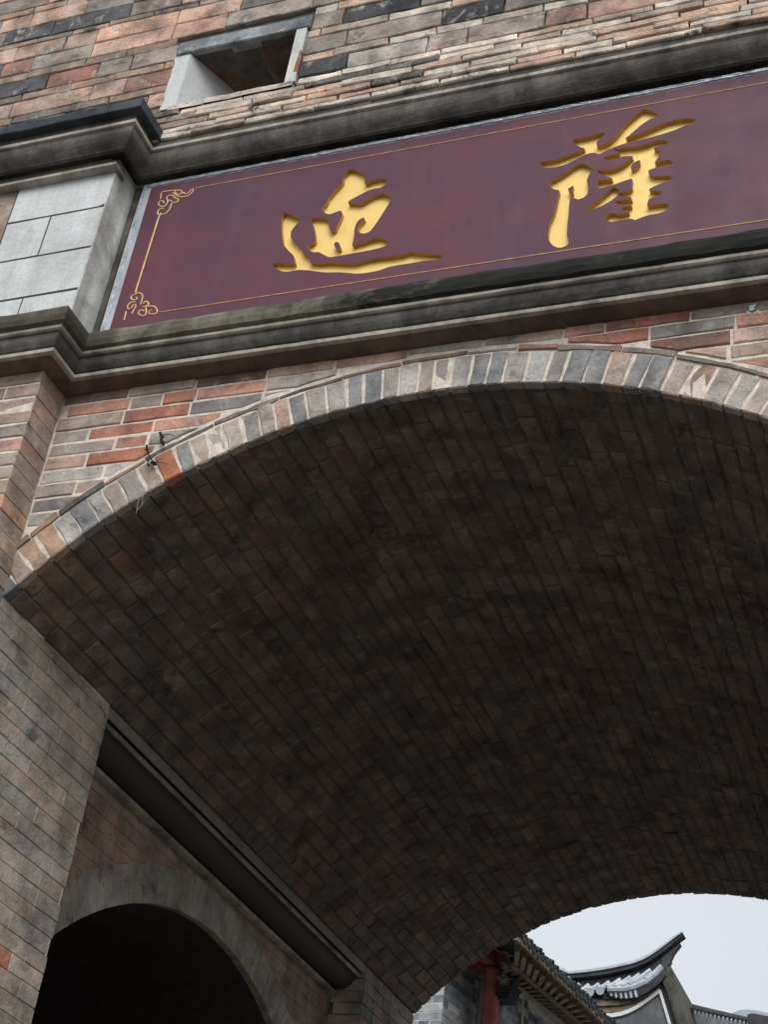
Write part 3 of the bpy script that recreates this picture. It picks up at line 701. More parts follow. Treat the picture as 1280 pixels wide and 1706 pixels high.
F1 = [(600,650),(630,648),(655,680),(640,705),(590,745),(520,785),(440,812),(415,803),(440,780),(500,740),(560,690)]
chars = [([A1, B1_], [A1h], 430, 260, K8, 'left hand character, a sweeping gold boat shaped stroke under a block'),
         ([C1, D1, E1, F1], [D1h, E1h], 880, 160, K1, 'right hand character, gold strokes under a wide grass top')]
def curve_fill(name, loops, m, y, z_ext=0):
    cu = bpy.data.curves.new(name, 'CURVE'); cu.dimensions = '2D'; cu.fill_mode = 'BOTH'; cu.extrude = z_ext
    for lp in loops:
        s = cu.splines.new('POLY'); s.points.add(len(lp)-1); s.use_cyclic_u = True
        for i, P in enumerate(lp): s.points[i].co = (P[0], P[1], 0, 1)
    tmp = bpy.data.objects.new('tmp', cu); COL.objects.link(tmp)
    dg = bpy.context.evaluated_depsgraph_get(); me = bpy.data.meshes.new_from_object(tmp.evaluated_get(dg))
    vs = [Vector((v.co.x, y+(-v.co.z), v.co.y)) for v in me.vertices]; fs = [tuple(p.vertices) for p in me.polygons]
    bpy.data.objects.remove(tmp); bpy.data.curves.remove(cu); bpy.data.meshes.remove(me)
    return vs, fs
allholes = []
for loops, holes, x0, y0, K, lab in chars:
    LP = [[(P.x, P.z) for P in cz(sm(q), x0, y0, K)] for q in loops]; HP = [[(P.x, P.z) for P in cz(sm(q), x0, y0, K)] for q in holes]
    allholes += LP+HP
    # engraved floor and walls
    us = [q[0] for lp in LP for q in lp]; zs_ = [q[1] for lp in LP for q in lp]
    vs = [Vector((u, YF-.001, z_)) for u, z_ in ((min(us)-.01, min(zs_)-.01), (max(us)+.01, min(zs_)-.01), (max(us)+.01, max(zs_)+.01), (min(us)-.01, max(zs_)+.01))]; fs = [(0, 1, 2, 3)]; fm = [0]
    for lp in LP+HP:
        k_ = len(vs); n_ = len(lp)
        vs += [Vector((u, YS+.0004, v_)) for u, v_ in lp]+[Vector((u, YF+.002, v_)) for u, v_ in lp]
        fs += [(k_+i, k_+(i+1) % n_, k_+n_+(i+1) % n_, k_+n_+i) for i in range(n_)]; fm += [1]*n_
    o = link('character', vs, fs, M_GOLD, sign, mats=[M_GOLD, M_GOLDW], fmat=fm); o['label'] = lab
outer = [(PX0, PZ0), (PX1, PZ0), (PX1, PZ1), (PX0, PZ1)]
vs, fs = curve_fill('p', [outer]+allholes, M_SIGN, YS)
k_ = len(vs)
vs += [Vector((x_, y_, z_)) for y_ in (YS, .03) for x_, z_ in outer]
fs += [(k_+i, k_+(i+1) % 4, k_+4+(i+1) % 4, k_+4+i) for i in range(4)]+[(k_+7, k_+6, k_+5, k_+4)]
link('panel', vs, fs, M_SIGN, sign)
# frame: grey metal angle with crinkled silver sealant
a = Acc(); a.box((-2.312, -.044, 7.50), (PX0-.001, .03, 8.90)); a.box((PX1+.001, -.044, 7.5), (2.312, .03, 8.90)); a.box((PX0-.001, -.044, PZ1+.001), (PX1+.001, .03, 8.90))
a.build('frame', mat('dull_grey_frame', plain((.46, .49, .52), .5, .25, .2, 5)), sign)
def tube(acc, pts, rad, k=6, c=(1, 1, 1), flat=1.0, taper=False):
    pts = [Vector(p_) for p_ in pts]; b0 = len(acc.v); nP = len(pts); vs = []
    for i, P in enumerate(pts):
        t = (pts[min(i+1, nP-1)]-pts[max(i-1, 0)]).normalized(); s_ = t.cross(EY)
        if s_.length < .01: s_ = t.cross(EZ)
        s_.normalize(); q = s_.cross(t).normalized()
        rr = rad[i] if isinstance(rad, list) else rad
        for j in range(k):
            an = 2*math.pi*j/k; vs.append(P+s_*math.cos(an)*rr+q*math.sin(an)*rr*flat)
    fs = [(i*k+j, i*k+(j+1) % k, (i+1)*k+(j+1) % k, (i+1)*k+j) for i in range(nP-1) for j in range(k)]
    fs += [tuple(range(k)), tuple(reversed(range((nP-1)*k, nP*k)))]
    acc.add(vs, fs, c)
def bead(p0, p1, n_, rad, ax):
    out = []; rr = []
    for i in range(n_+1):
        t = i/n_; P = Vector(p0).lerp(Vector(p1), t); P += Vector((RNG.uniform(-.0015, .0015), RNG.uniform(-.001, .001), RNG.uniform(-.0015, .0015))); out.append(P); rr.append(rad*RNG.uniform(.7, 1.25))
    return out, rr
a = Acc()
for p0, p1, n_ in (((-2.302, -.046, 7.50), (-2.302, -.046, 8.893), 60), ((-2.302, -.046, 8.893), (2.28, -.046, 8.893), 150), ((-2.288, -.047, 7.5), (-2.288, -.047, 8.88), 60), ((-2.285, -.047, 8.879), (2.28, -.047, 8.879), 140)):
    P, rr = bead(p0, p1, n_, .0095, 0); tube(a, P, [q*.8 for q in rr], 6)
a.build('sealant', M_SILVER, sign)
# border lines and corner scrolls
def O2(pts): return [hit(190+a_/6.56, 290+b_/6.56, 1, YS-.002) for a_, b_ in pts]
def cat(pts, it=2):
    for _ in range(it):
        o_ = [pts[0]]
        for i in range(len(pts)-1):
            a_, b_ = Vector(pts[i]), Vector(pts[i+1]); o_ += [a_*.75+b_*.25, a_*.25+b_*.75]
        o_.append(pts[-1]); pts = o_
    return pts
tl = [[(505,275),(515,195),(560,187),(690,175),(738,178),(735,212),(700,228),(670,208),(668,190)], [(750,200),(775,218),(812,205),(835,172),(865,160)], [(868,165),(850,205),(800,240),(740,252),(690,242),(655,212),(640,200)],
      [(690,305),(705,268),(655,262),(650,232),(590,232),(568,262),(590,292),(572,332),(540,360),(498,350),(478,322),(500,290),(540,298),(545,318)], [(690,305),(640,318),(622,290),(600,288)], [(630,318),(605,385),(565,432),(520,442),(500,425)], [(545,378),(500,375),(470,412),(478,445),(512,440),(485,465)]]
bl = [[(228,1300),(290,1298),(315,1330),(297,1390),(288,1425)], [(245,1308),(190,1325),(180,1362),(220,1382),(252,1362),(240,1345)], [(318,1420),(330,1388),(372,1398),(376,1438),(340,1440)], [(230,1400),(180,1398),(142,1440),(150,1482),(190,1462),(200,1432),(238,1420),(230,1455),(190,1525)], [(130,1500),(118,1545),(108,1595)], [(345,1460),(352,1530),(320,1557),(270,1535),(258,1510),(300,1478),(322,1500)], [(310,1452),(400,1440),(452,1450),(478,1505),(440,1532),(380,1530),(374,1500),(410,1482)]]
for grp, lab in ((tl, 'gold cloud scroll in the upper corner'), (bl, 'gold cloud scroll in the lower corner')):
    a = Acc()
    for q in grp: tube(a, cat(O2(q)), .0052, 5, flat=.5)
    o = a.build('corner_scroll', M_SCROLL, sign); o['label'] = lab
def strip(p0, p1, rad, m, nm='border_line'):
    a = Acc(); tube(a, [Vector(p0).lerp(Vector(p1), t/20) for t in range(21)], rad, 4, flat=.4); a.build(nm, m, sign)
pA, pB = O2([(490,455)])[0], O2([(230,1292)])[0]
strip(pA, pB, .0065, M_SCROLL)
q = hit(325, 313, 1, YS-.002); strip(q, (2.15, YS-.002, hit(1270, 139, 1, YS-.002).z), .0036, M_OLDGOLD)
q = hit(265, 520, 1, YS-.002); strip(q, (2.15, YS-.002, hit(1270, 368, 1, YS-.002).z), .0036, M_OLDGOLD)

# ------------------------------------------------------------------ bay cornice (inside the passage)
bc = Acc(); bc.box((XR-.02, B0+.002, 5.54), (XR+.01, B1-.002, 5.6)); bay = bc.build('bay_cornice', M_CEMENT, gate)
def bay_sweep(nm, prof, m):
    v = []; k = len(prof); ys = [B0+.0005+(B1-B0-.001)*i/30 for i in range(31)]
    for y in ys:
        for p_, z_ in prof: v.append((XR+p_, y, z_))
    f = [(i*k+j, i*k+(j+1) % k, (i+1)*k+(j+1) % k, (i+1)*k+j) for i in range(30) for j in range(k)]
    f += [tuple(range(k)), tuple(range(30*k, 31*k))]
    o = link(nm, v, f, m, bay); bm_fix(o)
bay_sweep('fillet', [(-.01, 5.500), (.040, 5.500), (.062, 5.508), (.066, 5.532), (-.01, 5.532)], M_FILLET)
bay_sweep('cove', [(-.01, 5.533), (.026, 5.533), (.030, 5.556)]+arcprof(.036, 5.558, .215, 5.668, -.040, 8)+[(.215, 5.70), (-.01, 5.70)][:2], M_COVE)
bay_sweep('fillet', [(-.01, 5.669), (.222, 5.669), (.232, 5.655), (.246, 5.655), (.250, 5.662), (.250, 5.684), (-.01, 5.69)], M_FILLET)
a = Acc(); a.box((XJ-.018, B0+.001, 5.688), (XJ-.002, B1-.001, SPR-.004)); a.build('lintel_band', M_GREYP, gate)

# ------------------------------------------------------------------ small things on the facade
def weed(label, lines, blobs, seed):
    rn = random.Random(seed); a = Acc()
    Z = lambda x_, y_: hit(x_/4.267, 540+y_/4.267, 1, -.03)+Vector((0, rn.uniform(-.012, .01), 0))
    for pts, r0_ in lines:
        q = cat([Z(*p_) for p_ in pts], 2); k_ = len(q)
        tube(a, q, [r0_*(1-.75*i/(k_-1))*rn.uniform(.7, 1.25) for i in range(k_)], 5)
    for x_, y_, s_ in blobs:
        s_ *= 1.4
        c0 = Z(x_, y_); d1 = Vector((rn.uniform(-1, 1), rn.uniform(-1, 1), rn.uniform(-1, 1))).normalized(); d2 = d1.cross(Vector((.3, 1, .2))).normalized(); d3 = d1.cross(d2)
        vs = [c0+d1*s_, c0-d1*s_, c0+d2*s_*.6, c0-d2*s_*.6, c0+d3*s_*.45, c0-d3*s_*.45]
        a.add(vs, [(0, 2, 4), (2, 1, 4), (1, 3, 4), (3, 0, 4), (2, 0, 5), (1, 2, 5), (3, 1, 5), (0, 3, 5)])
    o = a.build('dried_weed', M_BLACK); tag(o, label, 'plant', 'dead weeds on the arch')
weed('upper of the two black dried weeds, against a pale brick above the arch ring',
     [([(1140, 775), (1150, 810), (1142, 850), (1165, 865)], .009), ([(1150, 800), (1190, 785), (1245, 796)], .0035), ([(1145, 790), (1115, 800), (1105, 820)], .002)],
     [(1143, 785, .012), (1152, 800, .017), (1140, 815, .014), (1150, 835, .015), (1160, 850, .010)], 3)
weed('lower of the two black dried weeds, beside the orange brick of the arch ring',
     [([(1040, 862), (1043, 905), (1068, 950), (1085, 985)], .0075), ([(1068, 950), (1050, 985), (1048, 1012)], .006), ([(1075, 975), (1105, 985), (1180, 982)], .005), ([(1080, 960), (1100, 935), (1110, 925)], .0025)],
     [(1043, 890, .013), (1075, 975, .016), (1090, 985, .014), (1052, 998, .013), (1100, 990, .010)], 5)
a = Acc(); rn = random.Random(4)
for (x0, y0, x1, y1) in [(240, 775, 226, 856), (246, 782, 236, 840), (228, 850, 240, 836), (255, 770, 300, 735), (255, 770, 330, 728), (228, 838, 247, 812)]:
    A_, B_ = hit(x0, y0, 1, -.02), hit(x1, y1, 1, -.012)
    tube(a, [A_.lerp(B_, t/5)+Vector((rn.uniform(-.003, .003), 0, rn.uniform(-.003, .003))) for t in range(6)], .0014, 4)
o = a.build('cobweb', M_WEB); tag(o, 'faint grey cobweb strands hanging from the left part of the arch ring', 'cobweb')
a = Acc()
for dx, dy, s_ in [(1253, 512, .018), (1263, 520, .016), (1247, 521, .015), (1258, 508, .012)]:
    P = hit(dx, dy, 1, -.012); vs = []
    for i in range(8):
        an = i*math.pi/4; vs.append(P+Vector((math.cos(an)*s_*rn.uniform(.7, 1.2), 0.004, math.sin(an)*s_*rn.uniform(.7, 1.2))))
    vs.append(P+Vector((0, -.012, 0))); a.add(vs, [(i, (i+1) % 8, 8) for i in range(8)])
o = a.build('white_scrap', M_WHITE); tag(o, 'small white scrap stuck on the brickwork at the right under the cornice', 'paper scrap')  # small faceted white lumps on the wall

# ------------------------------------------------------------------ buildings beyond the arch
# gallery house on the left of the street
AZH = math.radians(8.5); e = Vector((math.sin(AZH), math.cos(AZH), 0)); rr_ = Vector((math.cos(AZH), -math.sin(AZH), 0))
Pc = hit(822, 1616, 1, 13.0)
house = thing('gallery_house', 'grey brick house with a red column and deep raftered wooden eave, beyond the arch', 'house', (Pc.x, Pc.y, 0))
a = Acc(); k = 20
v = []; 
for z_, rr in ((0, .118), (Pc.z*.5, .115), (Pc.z-.06, .108), (Pc.z-.06, .122), (Pc.z+.02, .122)):
    v += [Vector((Pc.x+rr*math.cos(6.283*j/k), Pc.y+rr*math.sin(6.283*j/k), z_)) for j in range(k)]
f = [(i*k+j, i*k+(j+1) % k, (i+1)*k+(j+1) % k, (i+1)*k+j) for i in range(4) for j in range(k)]+[tuple(range(4*k, 5*k))]
link('column', v, f, M_RED, house, smooth=True)
# wall behind the column, and the wall under the eave beyond it
Pw = Pc-rr_*.30
cornerP = hitp(741, 1650, Pw, rr_); topL = hitp(742, 1641, Pw, rr_).z+.18
wl = 9.0
Uo = Vector((cornerP.x, cornerP.y, 0)); uc = (Pc-Uo).dot(e)+.25
Pr = Pc+rr_*.06; Ur = Uo+rr_*.36; ztop = hitp(925, 1699, Pc+rr_*.1, rr_).z-.02
a = Acc()
prism(a, [(0, 0), (uc+.3, 0), (uc+.3, topL+.62), (0, topL+.62)], Uo-rr_*.01, e, EZ, rr_, -.4, 0)
prism(a, [(uc, 0), (wl, 0), (wl, ztop), (uc, ztop)], Ur-rr_*.01, e, EZ, rr_, -.34, 0)
hw = a.build('wall', M_WHITE, house)
st = Acc(); cnt = 0
for base, ua, ub, zt in ((Uo, 0, uc, topL+.6), (Ur, uc, wl, ztop)):
    for r, (za, zb) in enumerate(courses(zt, 5.8, .105, .003)):
        u = ua-(.15 if r % 2 else 0)
        while u < ub:
            ln = RNG.choice([.30, .32, .16]); a0, a1 = max(u, ua), min(u+ln, ub); u += ln
            if a1-a0 < .05: continue
            ol = [(a0+.006, za+.006), (a1-.006, za+.006), (a1-.006, zb-.006), (a0+.006, zb-.006)]
            v, f = brick_geo(ol, base, e, EZ, rr_, .05, .003, .002, RNG.uniform(-.002, .004))
            c = pick(PAL_GREY); P = base+e*((a0+a1)/2)+EZ*za
            if shows(P) and cnt < 300: link('brick', v, f, M_GREYBRICK, hw, col=c); cnt += 1
            else: st.add(v, f, c)
# end face towards the gate
facew('b', hw, M_GREYBRICK, PAL_GREY, Uo-EY*.002, -rr_, EZ, -e, 0, .4, courses(topL-.3, 5.8, .105), [.3, .16], stuffacc=st)
o = st.build('brickwork', M_GREYBRICK, hw); o['kind'] = 'stuff'
# white painted border on the wall
Pt = Pr+rr_*.012
def wline(pts, wd, nm='white_border'):
    a = Acc(); Q = [hitp(x_, y_, Pt, rr_) for x_, y_ in pts]
    for i in range(len(Q)-1):
        t = (Q[i+1]-Q[i]).normalized(); s_ = rr_.cross(t).normalized()*wd
        vs = [Q[i]+s_, Q[i]-s_, Q[i+1]-s_, Q[i+1]+s_]; vs = [q_+rr_*.01 for q_ in vs]+[q_-rr_*.03 for q_ in vs]
        a.add(vs, [(0, 1, 2, 3), (7, 6, 5, 4), (0, 4, 5, 1), (1, 5, 6, 2), (2, 6, 7, 3), (3, 7, 4, 0)])
    o = a.build(nm, M_WHITE, house); bm_fix(o)
wline([(860, 1656), (871, 1662), (870, 1710)], .022)
wline([(880, 1672), (899, 1688), (924, 1709), (950, 1732)], .035)
# beams
def bar(nm, A_, B_, w_, h_, m, par=house, up=EZ):
    t = (B_-A_).normalized(); s_ = t.cross(up).normalized(); u_ = s_.cross(t).normalized(); a = Acc()
    vs = [P+s_*x_*w_/2+u_*y_*h_/2 for P in (A_, B_) for x_, y_ in ((-1, -1), (1, -1), (1, 1), (-1, 1))]
    a.add(vs, [(0, 1, 2, 3), (7, 6, 5, 4), (0, 4, 5, 1), (1, 5, 6, 2), (2, 6, 7, 3), (3, 7, 4, 0)])
    o = a.build(nm, m, par); bm_fix(o); return o
Ct = Vector((Pc.x, Pc.y, Pc.z))
bar('beam', Ct+EZ*.12-rr_*3.2, Ct+EZ*.12+rr_*.25, .14, .2, M_RED)
bar('beam', Ct+EZ*.12-e*1.2, Ct+EZ*.12-e*.1, .14, .18, M_RED)
bar('tie_board', Ct+EZ*.0-rr_*3.0+e*.2, Ct+EZ*.0-rr_*.15+e*.2, .22, .05, M_WOODL)
# eave: boarded underside with two tiers of rafters
Pin = Pc+rr_*.14; Pmid = Pc+rr_*.50; Pout = Pc+rr_*.95
I0, I1 = hitp(846, 1634, Pin, rr_), hitp(938, 1706, Pin, rr_)
M0, M1 = hitp(856, 1607, Pmid, rr_), hitp(972, 1706, Pmid, rr_)
Q0, Q1 = hitp(866, 1571, Pout, rr_), hitp(1004, 1704, Pout, rr_)
def ext(a_, b_, s0, s1): return a_+(b_-a_)*s0, a_+(b_-a_)*s1
I0, I1 = [q+EZ*.045 for q in ext(I0, I1, .10, 1.9)]; M0, M1 = ext(M0, M1, .0, 1.9); Q0, Q1 = ext(Q0, Q1, -.05, 1.9)
W0, W1 = I0-rr_*1.6+EZ*.55, I1-rr_*1.6+EZ*.55
def sheet(nm, pts, th, m, par=house):
    n_ = (pts[1]-pts[0]).cross(pts[2]-pts[1]).normalized(); n_ = n_ if n_.z > 0 else -n_
    vs = list(pts)+[p_+n_*th for p_ in pts]; k_ = len(pts)
    o = link(nm, vs, [tuple(range(k_)), tuple(range(k_, 2*k_))]+[(i, (i+1) % k_, k_+(i+1) % k_, k_+i) for i in range(k_)], m, par); bm_fix(o); return o
up_ = EZ*.06
sheet('eave_boards', [I0+up_, I1+up_, M1+up_, M0+up_], .03, M_WOOD); sheet('eave_boards', [M0+up_*1.2, M1+up_*1.2, Q1+up_*.6, Q0+up_*.6], .03, M_WOOD)
bar('eave_purlin', I0, I1, .07, .09, M_WOODL); bar('eave_purlin', M0, M1, .08, .06, M_WOOD)
bar('fascia', Q0+EZ*.01, Q1+EZ*.01, .04, .05, M_WOOD)
N_ = 25
def rafter(A_, B_, w_=.06, h_=.075):
    o = bar('rafter', A_, B_, w_, h_, M_WOODR, house)
M_WOODR = mat('tan_rafter_wood', plain((.33, .26, .18), .85, 0, .3, 9))
for i in range(N_):
    t = (i+.5)/N_
    rafter(I0.lerp(I1, t)-rr_*.2+EZ*.09, I0.lerp(I1, t)*.25+M0.lerp(M1, t)*.75-EZ*.0)
    rafter(M0.lerp(M1, t)*.95+Q0.lerp(Q1, t)*.05+EZ*.03, M0.lerp(M1, t)*.28+Q0.lerp(Q1, t)*.72+EZ*.005)
# roof tiles at the eave edge: cover tiles (round ends) with drips
ridge0, ridge1 = Q0-rr_*2.6+EZ*1.15, Q1-rr_*2.6+EZ*1.15
sheet('roof', [Q0+EZ*.055, Q1+EZ*.055, ridge1+EZ*.1, ridge0+EZ*.1], .06, M_DARKTILE)
NT = 38
for i in range(NT):
    t = (i+.5)/NT; A_ = Q0.lerp(Q1, t)+EZ*RNG.uniform(.075, .095)+rr_*RNG.uniform(.02, .06); B_ = ridge0.lerp(ridge1, t)+EZ*.2
    a = Acc(); tube(a, [A_.lerp(B_, s_/3) for s_ in range(4)], .048, 8)
    a.build('cover_tile', M_EAVETILE, house)
    a = Acc(); P = Q0.lerp(Q1, (i+1)/NT)+rr_*.06+EZ*RNG.uniform(.0, .03); tube(a, [P, P+rr_*.02], [.05, .04], 7); a.build('drip_tile', M_EAVETILE, house)
# carved bracket at the near end of the eave and stepped brick corbels
rn = random.Random(21); Pf = Pc-e*.05
a = Acc()
prism(a, [(q.dot(rr_)-Pf.dot(rr_), q.z-Pf.z) for q in [hitp(x_, y_, Pf, e) for x_, y_ in ((838, 1646), (860, 1640), (862, 1600), (856, 1572), (846, 1576), (834, 1600))]], Vector((Pf.x, Pf.y, Pf.z)), rr_, EZ, -e, -.10, -.05); o = a.build('bracket_board', M_CARVEB, house); bm_fix(o)
for i in range(20):
    x_, y_ = rn.uniform(837, 859), rn.uniform(1578, 1640); P = hitp(x_, y_, Pf, e); s_ = rn.uniform(.025, .05); pts = []; an0 = rn.uniform(0, 6.28)
    for q in range(9):
        an = an0+q*.6; pts.append(P+(rr_*math.cos(an)+EZ*math.sin(an))*s_*(1.25-q*.1)-e*rn.uniform(-.01, .03))
    a = Acc(); tube(a, pts, rn.uniform(.010, .018), 5); a.build('carved_scroll', M_CARVE if i % 3 else M_CARVEB, house)
sheet('cream_board', [hitp(x_, y_, Pf+e*.12, e) for x_, y_ in ((800, 1612), (838, 1620), (842, 1572), (812, 1586))], .03, M_WOODL)
for k_ in range(4):
    P = hitp(851-3*k_, 1650+6*k_, Pr+rr_*(.20-.04*k_), rr_)
    bar('corbel_brick', P-e*.16, P+e*.1, .22, .04, M_DARKTILE)

# upswept roof house ------------------------------------------------------------
YB = 17.0
hb = thing('upswept_roof_house', 'house with sharply upswept tiled ridge, white trimmed grey gable and stone corner pier', 'house', (hit(1060, 1690, 1, YB).x, YB, 0))
def H8(pts, y=YB): return [hit(980+a_/7.111, 1550+b_/7.111, 1, y) for a_, b_ in pts]
def ribbon(nm, up, lo, y0, y1, m, par):
    """solid between two curves in x-z, from depth y0 to y1"""
    n_ = len(up); v = []
    for P in up+lo[::-1]: v.append(Vector((P.x, y0, P.z)))
    k_ = len(v)
    for P in up+lo[::-1]: v.append(Vector((P.x, y1, P.z)))
    f = []
    for i in range(n_-1): f.append((i, i+1, k_-2-i, k_-1-i)); f.append((k_+i, k_+i+1, 2*k_-2-i, 2*k_-1-i))
    f += [(i, (i+1) % k_, k_+(i+1) % k_, k_+i) for i in range(k_)]
    o = link(nm, v, f, m, par); bm_fix(o); return o
def dens(pts, n_):
    """resample a polyline to n_ points"""
    ls = [0]
    for i in range(len(pts)-1): ls.append(ls[-1]+(pts[i+1]-pts[i]).length)
    out = []
    for q in range(n_):
        s_ = ls[-1]*q/(n_-1)
        for i in range(len(pts)-1):
            if s_ <= ls[i+1]+1e-9: out.append(pts[i].lerp(pts[i+1], (s_-ls[i])/max(1e-9, ls[i+1]-ls[i]))); break
    return out
topc = [(-330, 520), (0, 490), (250, 452), (545, 388), (700, 330), (850, 232), (1000, 120), (1110, 42), (1130, 35)]
topb = [(-330, 590), (0, 565), (250, 530), (545, 465), (700, 405), (860, 300), (990, 200), (1100, 105), (1150, 70)]
U_, D_ = dens(H8(topc), 24), dens(H8(topb), 24)
mid = [a_.lerp(b_, .38) for a_, b_ in zip(U_, D_)]
ribbon('ridge_cap', U_, mid, YB-.10, YB+.14, M_PALETILE, hb)
ribbon('ridge', [p_-EZ*.002 for p_ in mid], D_, YB-.07, YB+.11, M_DARKTILE, hb)
botm = dens(H8([(-330, 600), (0, 575), (250, 540), (545, 476), (700, 416), (860, 318), (960, 300)]), 24)
bot2 = dens(H8([(-330, 800), (-100, 790), (60, 770), (240, 730), (440, 730), (600, 680), (880, 450)]), 24)
ribbon('roof_slope', [p_-EZ*.01 for p_ in botm], [p_ for p_ in bot2], YB+.02, YB+.3, M_DARKTILE, hb)
tip = H8([(860, 330), (1095, 150), (1100, 165), (1020, 270), (960, 400), (890, 480)])
a = Acc(); prism(a, [(p_.x, p_.z) for p_ in tip], Vector((0, YB, 0)), EX, EZ, -EY, -.1, .0); o = a.build('ridge_tip', M_DARKTILE, hb); bm_fix(o)
ribs = [((-190, 660), (-310, 740)), ((-90, 650), (-215, 745)), ((20, 655), (-90, 748)), ((140, 648), (20, 728)), ((262, 622), (140, 712)), ((395, 590), (245, 695)), ((515, 562), (335, 690)), ((622, 532), (420, 680)), ((752, 478), (510, 662)), ((880, 432), (700, 600))]
for q0, q1 in ribs:
    a = Acc(); A_, B_ = H8([q0, q1], YB-.06); tube(a, [A_, A_.lerp(B_, .5)+Vector((0, -.02, -.01)), B_+Vector((0, -.05, 0))], .050, 8)
    a.build('cover_tile', M_PALETILE, hb)
    if q1[0] < 200:
        a = Acc(); P = H8([q1], YB-.10)[0]; tube(a, [P+Vector((0, .03, 0)), P+Vector((.02, -.05, -.02))], .062, 9); a.build('tile_end', M_PALETILE, hb)
dr = dens(H8([(240, 700), (440, 697), (560, 668), (690, 610), (800, 520), (880, 432)], YB-.10), 26)
a = Acc(); tube(a, dr, .055, 8); a.build('edge_ridge', M_PALETILE, hb)
dlo = dens(H8([(245, 765), (330, 800), (450, 812), (600, 790), (720, 730), (840, 640), (930, 530)], YB-.08), 27)
dup_ = dens(H8([(235, 720), (330, 730), (440, 730), (580, 700), (700, 640), (820, 545), (890, 455)], YB-.08), 27)
for i in range(26):
    A_, B_ = dup_[i].lerp(dup_[i+1], .5), dlo[i].lerp(dlo[i+1], .5)
    a = Acc(); tube(a, [A_, B_], [.036, .028], 6); a.build('eave_tile', M_PALETILE if i < 12 and i % 2 else M_DARKTILE, hb)
ribbon('eave_backing', dens(H8([(190, 730), (440, 735), (600, 700), (820, 545), (890, 455)]), 20), dens(H8([(190, 830), (440, 822), (600, 800), (850, 650), (940, 545)]), 20), YB-.05, YB+.2, M_DARKTILE, hb)
t1_ = dens(H8([(-60, 800), (190, 832), (440, 824), (600, 802), (760, 735), (870, 650)]), 20)
t2_ = dens(H8([(-60, 905), (190, 900), (380, 890), (560, 850), (720, 780), (860, 680)]), 20)
t3_ = dens(H8([(-60, 1000), (190, 975), (400, 955), (590, 880), (720, 805), (855, 700)]), 20)
ribbon('cornice_board', t1_, [p_+EZ*.004 for p_ in t2_], YB-.02, YB+.2, M_WOOD, hb); ribbon('cornice_board', t2_, [p_+EZ*.004 for p_ in t3_], YB+.02, YB+.2, M_WOOD, hb)
w1 = dens(H8([(160, 978), (280, 982), (400, 960), (500, 925), (600, 868), (720, 785), (850, 680)]), 20)
w2 = dens(H8([(170, 1025), (280, 1030), (400, 1008), (500, 972), (600, 918), (720, 835), (862, 728)]), 20)
ribbon('white_trim', w1, w2, YB+.0, YB+.2, M_WHITE, hb)
s1_ = H8([(835, 690), (862, 690)])+H8([(985, 1130), (1150, 1800)]); s2_ = H8([(1050, 1800)])
a = Acc(); q = H8([(838, 715), (866, 700), (990, 1109), (1120, 1560), (1092, 1560), (955, 1109)]); prism(a, [(p_.x, p_.z) for p_ in q][::-1], Vector((0, YB, 0)), EX, EZ, -EY, -.2, -.002); o = a.build('white_trim', M_WHITE, hb); bm_fix(o)
a = Acc(); q = H8([(-400, 1020), (170, 1015), (300, 1020), (400, 990), (500, 955), (600, 900), (850, 720), (960, 1109), (1300, 2600), (-400, 2600)]); prism(a, [(p_.x, p_.z) for p_ in q][::-1], Vector((0, YB+.04, 0)), EX, EZ, -EY, -2.5, 0); o = a.build('gable_wall', M_GREYP2 if False else mat('blue_grey_plaster', cement_b((.17, .18, .19), (.10, .11, .12), .42, .6, None, .3)), hb); bm_fix(o)
for (p_, yy, m_) in (([(868, 668), (905, 620), (1050, 1109), (1200, 1620), (1130, 1620), (985, 1109)], -.02, M_WOOD), ([(905, 640), (940, 440), (1000, 450), (1025, 560), (1110, 880), (1170, 1130), (1300, 1620), (1200, 1620), (1052, 1109)], .06, M_WOOD)):
    q = H8(p_); a = Acc(); prism(a, [(P.x, P.z) for P in q][::-1], Vector((0, YB, 0)), EX, EZ, -EY, -2.0, yy); o = a.build('corner_pier', mat('brown_grey_stone', plain((.075, .070, .060), .9, 0, .55, 5)), hb); bm_fix(o)
bar('pier_groove', H8([(930, 640)], YB-.07)[0], H8([(1090, 1160)], YB-.07)[0], .03, .03, M_DARKTILE, hb)
# finial at the left end of the ridge
P = hit(939, 1620, 1, YB-.15); a = Acc(); tube(a, [P+EY*.05, P-EY*.05], .055, 10); tube(a, [P, P+Vector((-.09, 0, -.05)), P+Vector((-.08, 0, -.15))], [.05, .06, .04], 7); a.build('ridge_finial', M_PALETILE, hb)
for x_, y_ in ((947, 1630), (962, 1663), (968, 1670), (975, 1680), (983, 1690)):
    P = hit(x_, y_, 1, YB-.2); a = Acc(); tube(a, [P+EY*.04, P-EY*.04], .035, 9); a.build('tile_end', M_PALETILE, hb)

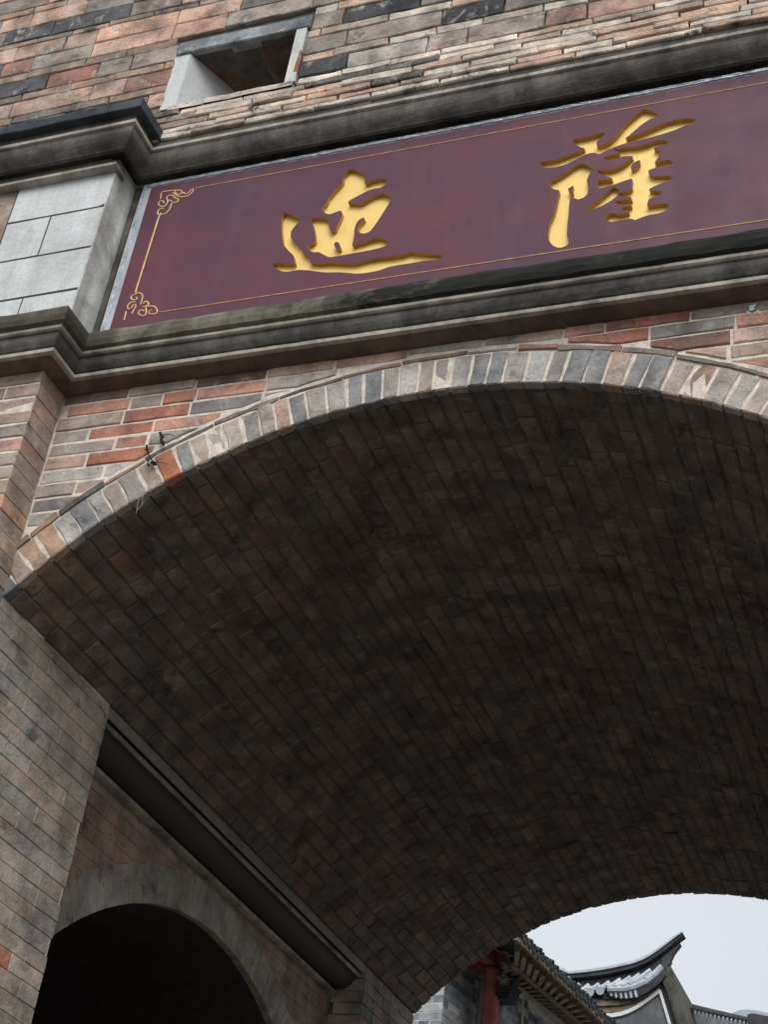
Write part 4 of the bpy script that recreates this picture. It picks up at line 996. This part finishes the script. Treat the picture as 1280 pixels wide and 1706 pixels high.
# lower tiled roof at the right
YC = 18.5
hc = thing('low_roof_house', 'low grey tiled roof sloping away right of the stone corner pier', 'house', (hit(1220, 1700, 1, YC).x, YC, 0))
tp = [hit(x_, y_, 1, YC) for x_, y_ in ((1128, 1671), (1180, 1684), (1240, 1698), (1290, 1708))]
lo = [hit(x_, y_, 1, YC) for x_, y_ in ((1138, 1690), (1190, 1702), (1240, 1712), (1290, 1722))]
for i in range(26):
    t = i/25*3; k_ = min(2, int(t)); A_ = tp[k_].lerp(tp[k_+1], t-k_); B_ = lo[k_].lerp(lo[k_+1], t-k_)
    a = Acc(); tube(a, [A_+EY*.1, A_.lerp(B_, .6)+EX*.06-EY*.2, B_+EX*.13-EY*.35], .019, 6); a.build('cover_tile', M_DARKTILE, hc)
a = Acc(); tube(a, dens([p_+EZ*.03+EY*.1 for p_ in tp], 12), .045, 7); a.build('ridge', M_DARKTILE, hc)
ribbon('roof_slope', dens(tp, 8), [p_-EZ*.1 for p_ in dens(lo, 8)], YC+.02, YC+1.5, M_PALETILE, hc)
ribbon('wall', [p_-EZ*.11 for p_ in dens(lo, 8)], [Vector((p_.x, p_.y, 0)) for p_ in dens(lo, 8)], YC+.3, YC+1.5, M_GREYP, hc)
a = Acc(); q = [hit(x_, y_, 1, YC-1) for x_, y_ in ((1246, 1690), (1256, 1688), (1300, 1697), (1300, 1760), (1249, 1760))]
prism(a, [(P.x, P.z) for P in q][::-1], Vector((0, YC-1, 0)), EX, EZ, -EY, -.8, 0); o = a.build('ridge_end', M_DARKTILE, hc); bm_fix(o)
# rounded hill far behind, distance haze painted into its pale colour
a = Acc(); YH = 420; q = []
hp = [(1080, 1760), (1150, 1722), (1190, 1700), (1212, 1686), (1230, 1677), (1250, 1675), (1275, 1680), (1310, 1690), (1400, 1700), (1600, 1740)]
ups = dens([hit(x_, y_, 1, YH) for x_, y_ in hp], 40)
v = []; 
for j in range(9):
    s_ = j/8
    for P in ups: v.append(Vector((P.x*(1+.0*s_)+math.sin(j*2.1+P.x*.05)*3*s_, YH-150*s_*(1-s_*.2), P.z*(1-s_)**1.3-1)))
f = [(j*40+i, j*40+i+1, (j+1)*40+i+1, (j+1)*40+i) for j in range(8) for i in range(39)]
o = link('hill', v, f, mat('haze_pale_hill', plain((.27, .30, .33), .95, 0, .08, .02)), smooth=True); bm_fix(o); struct(o)
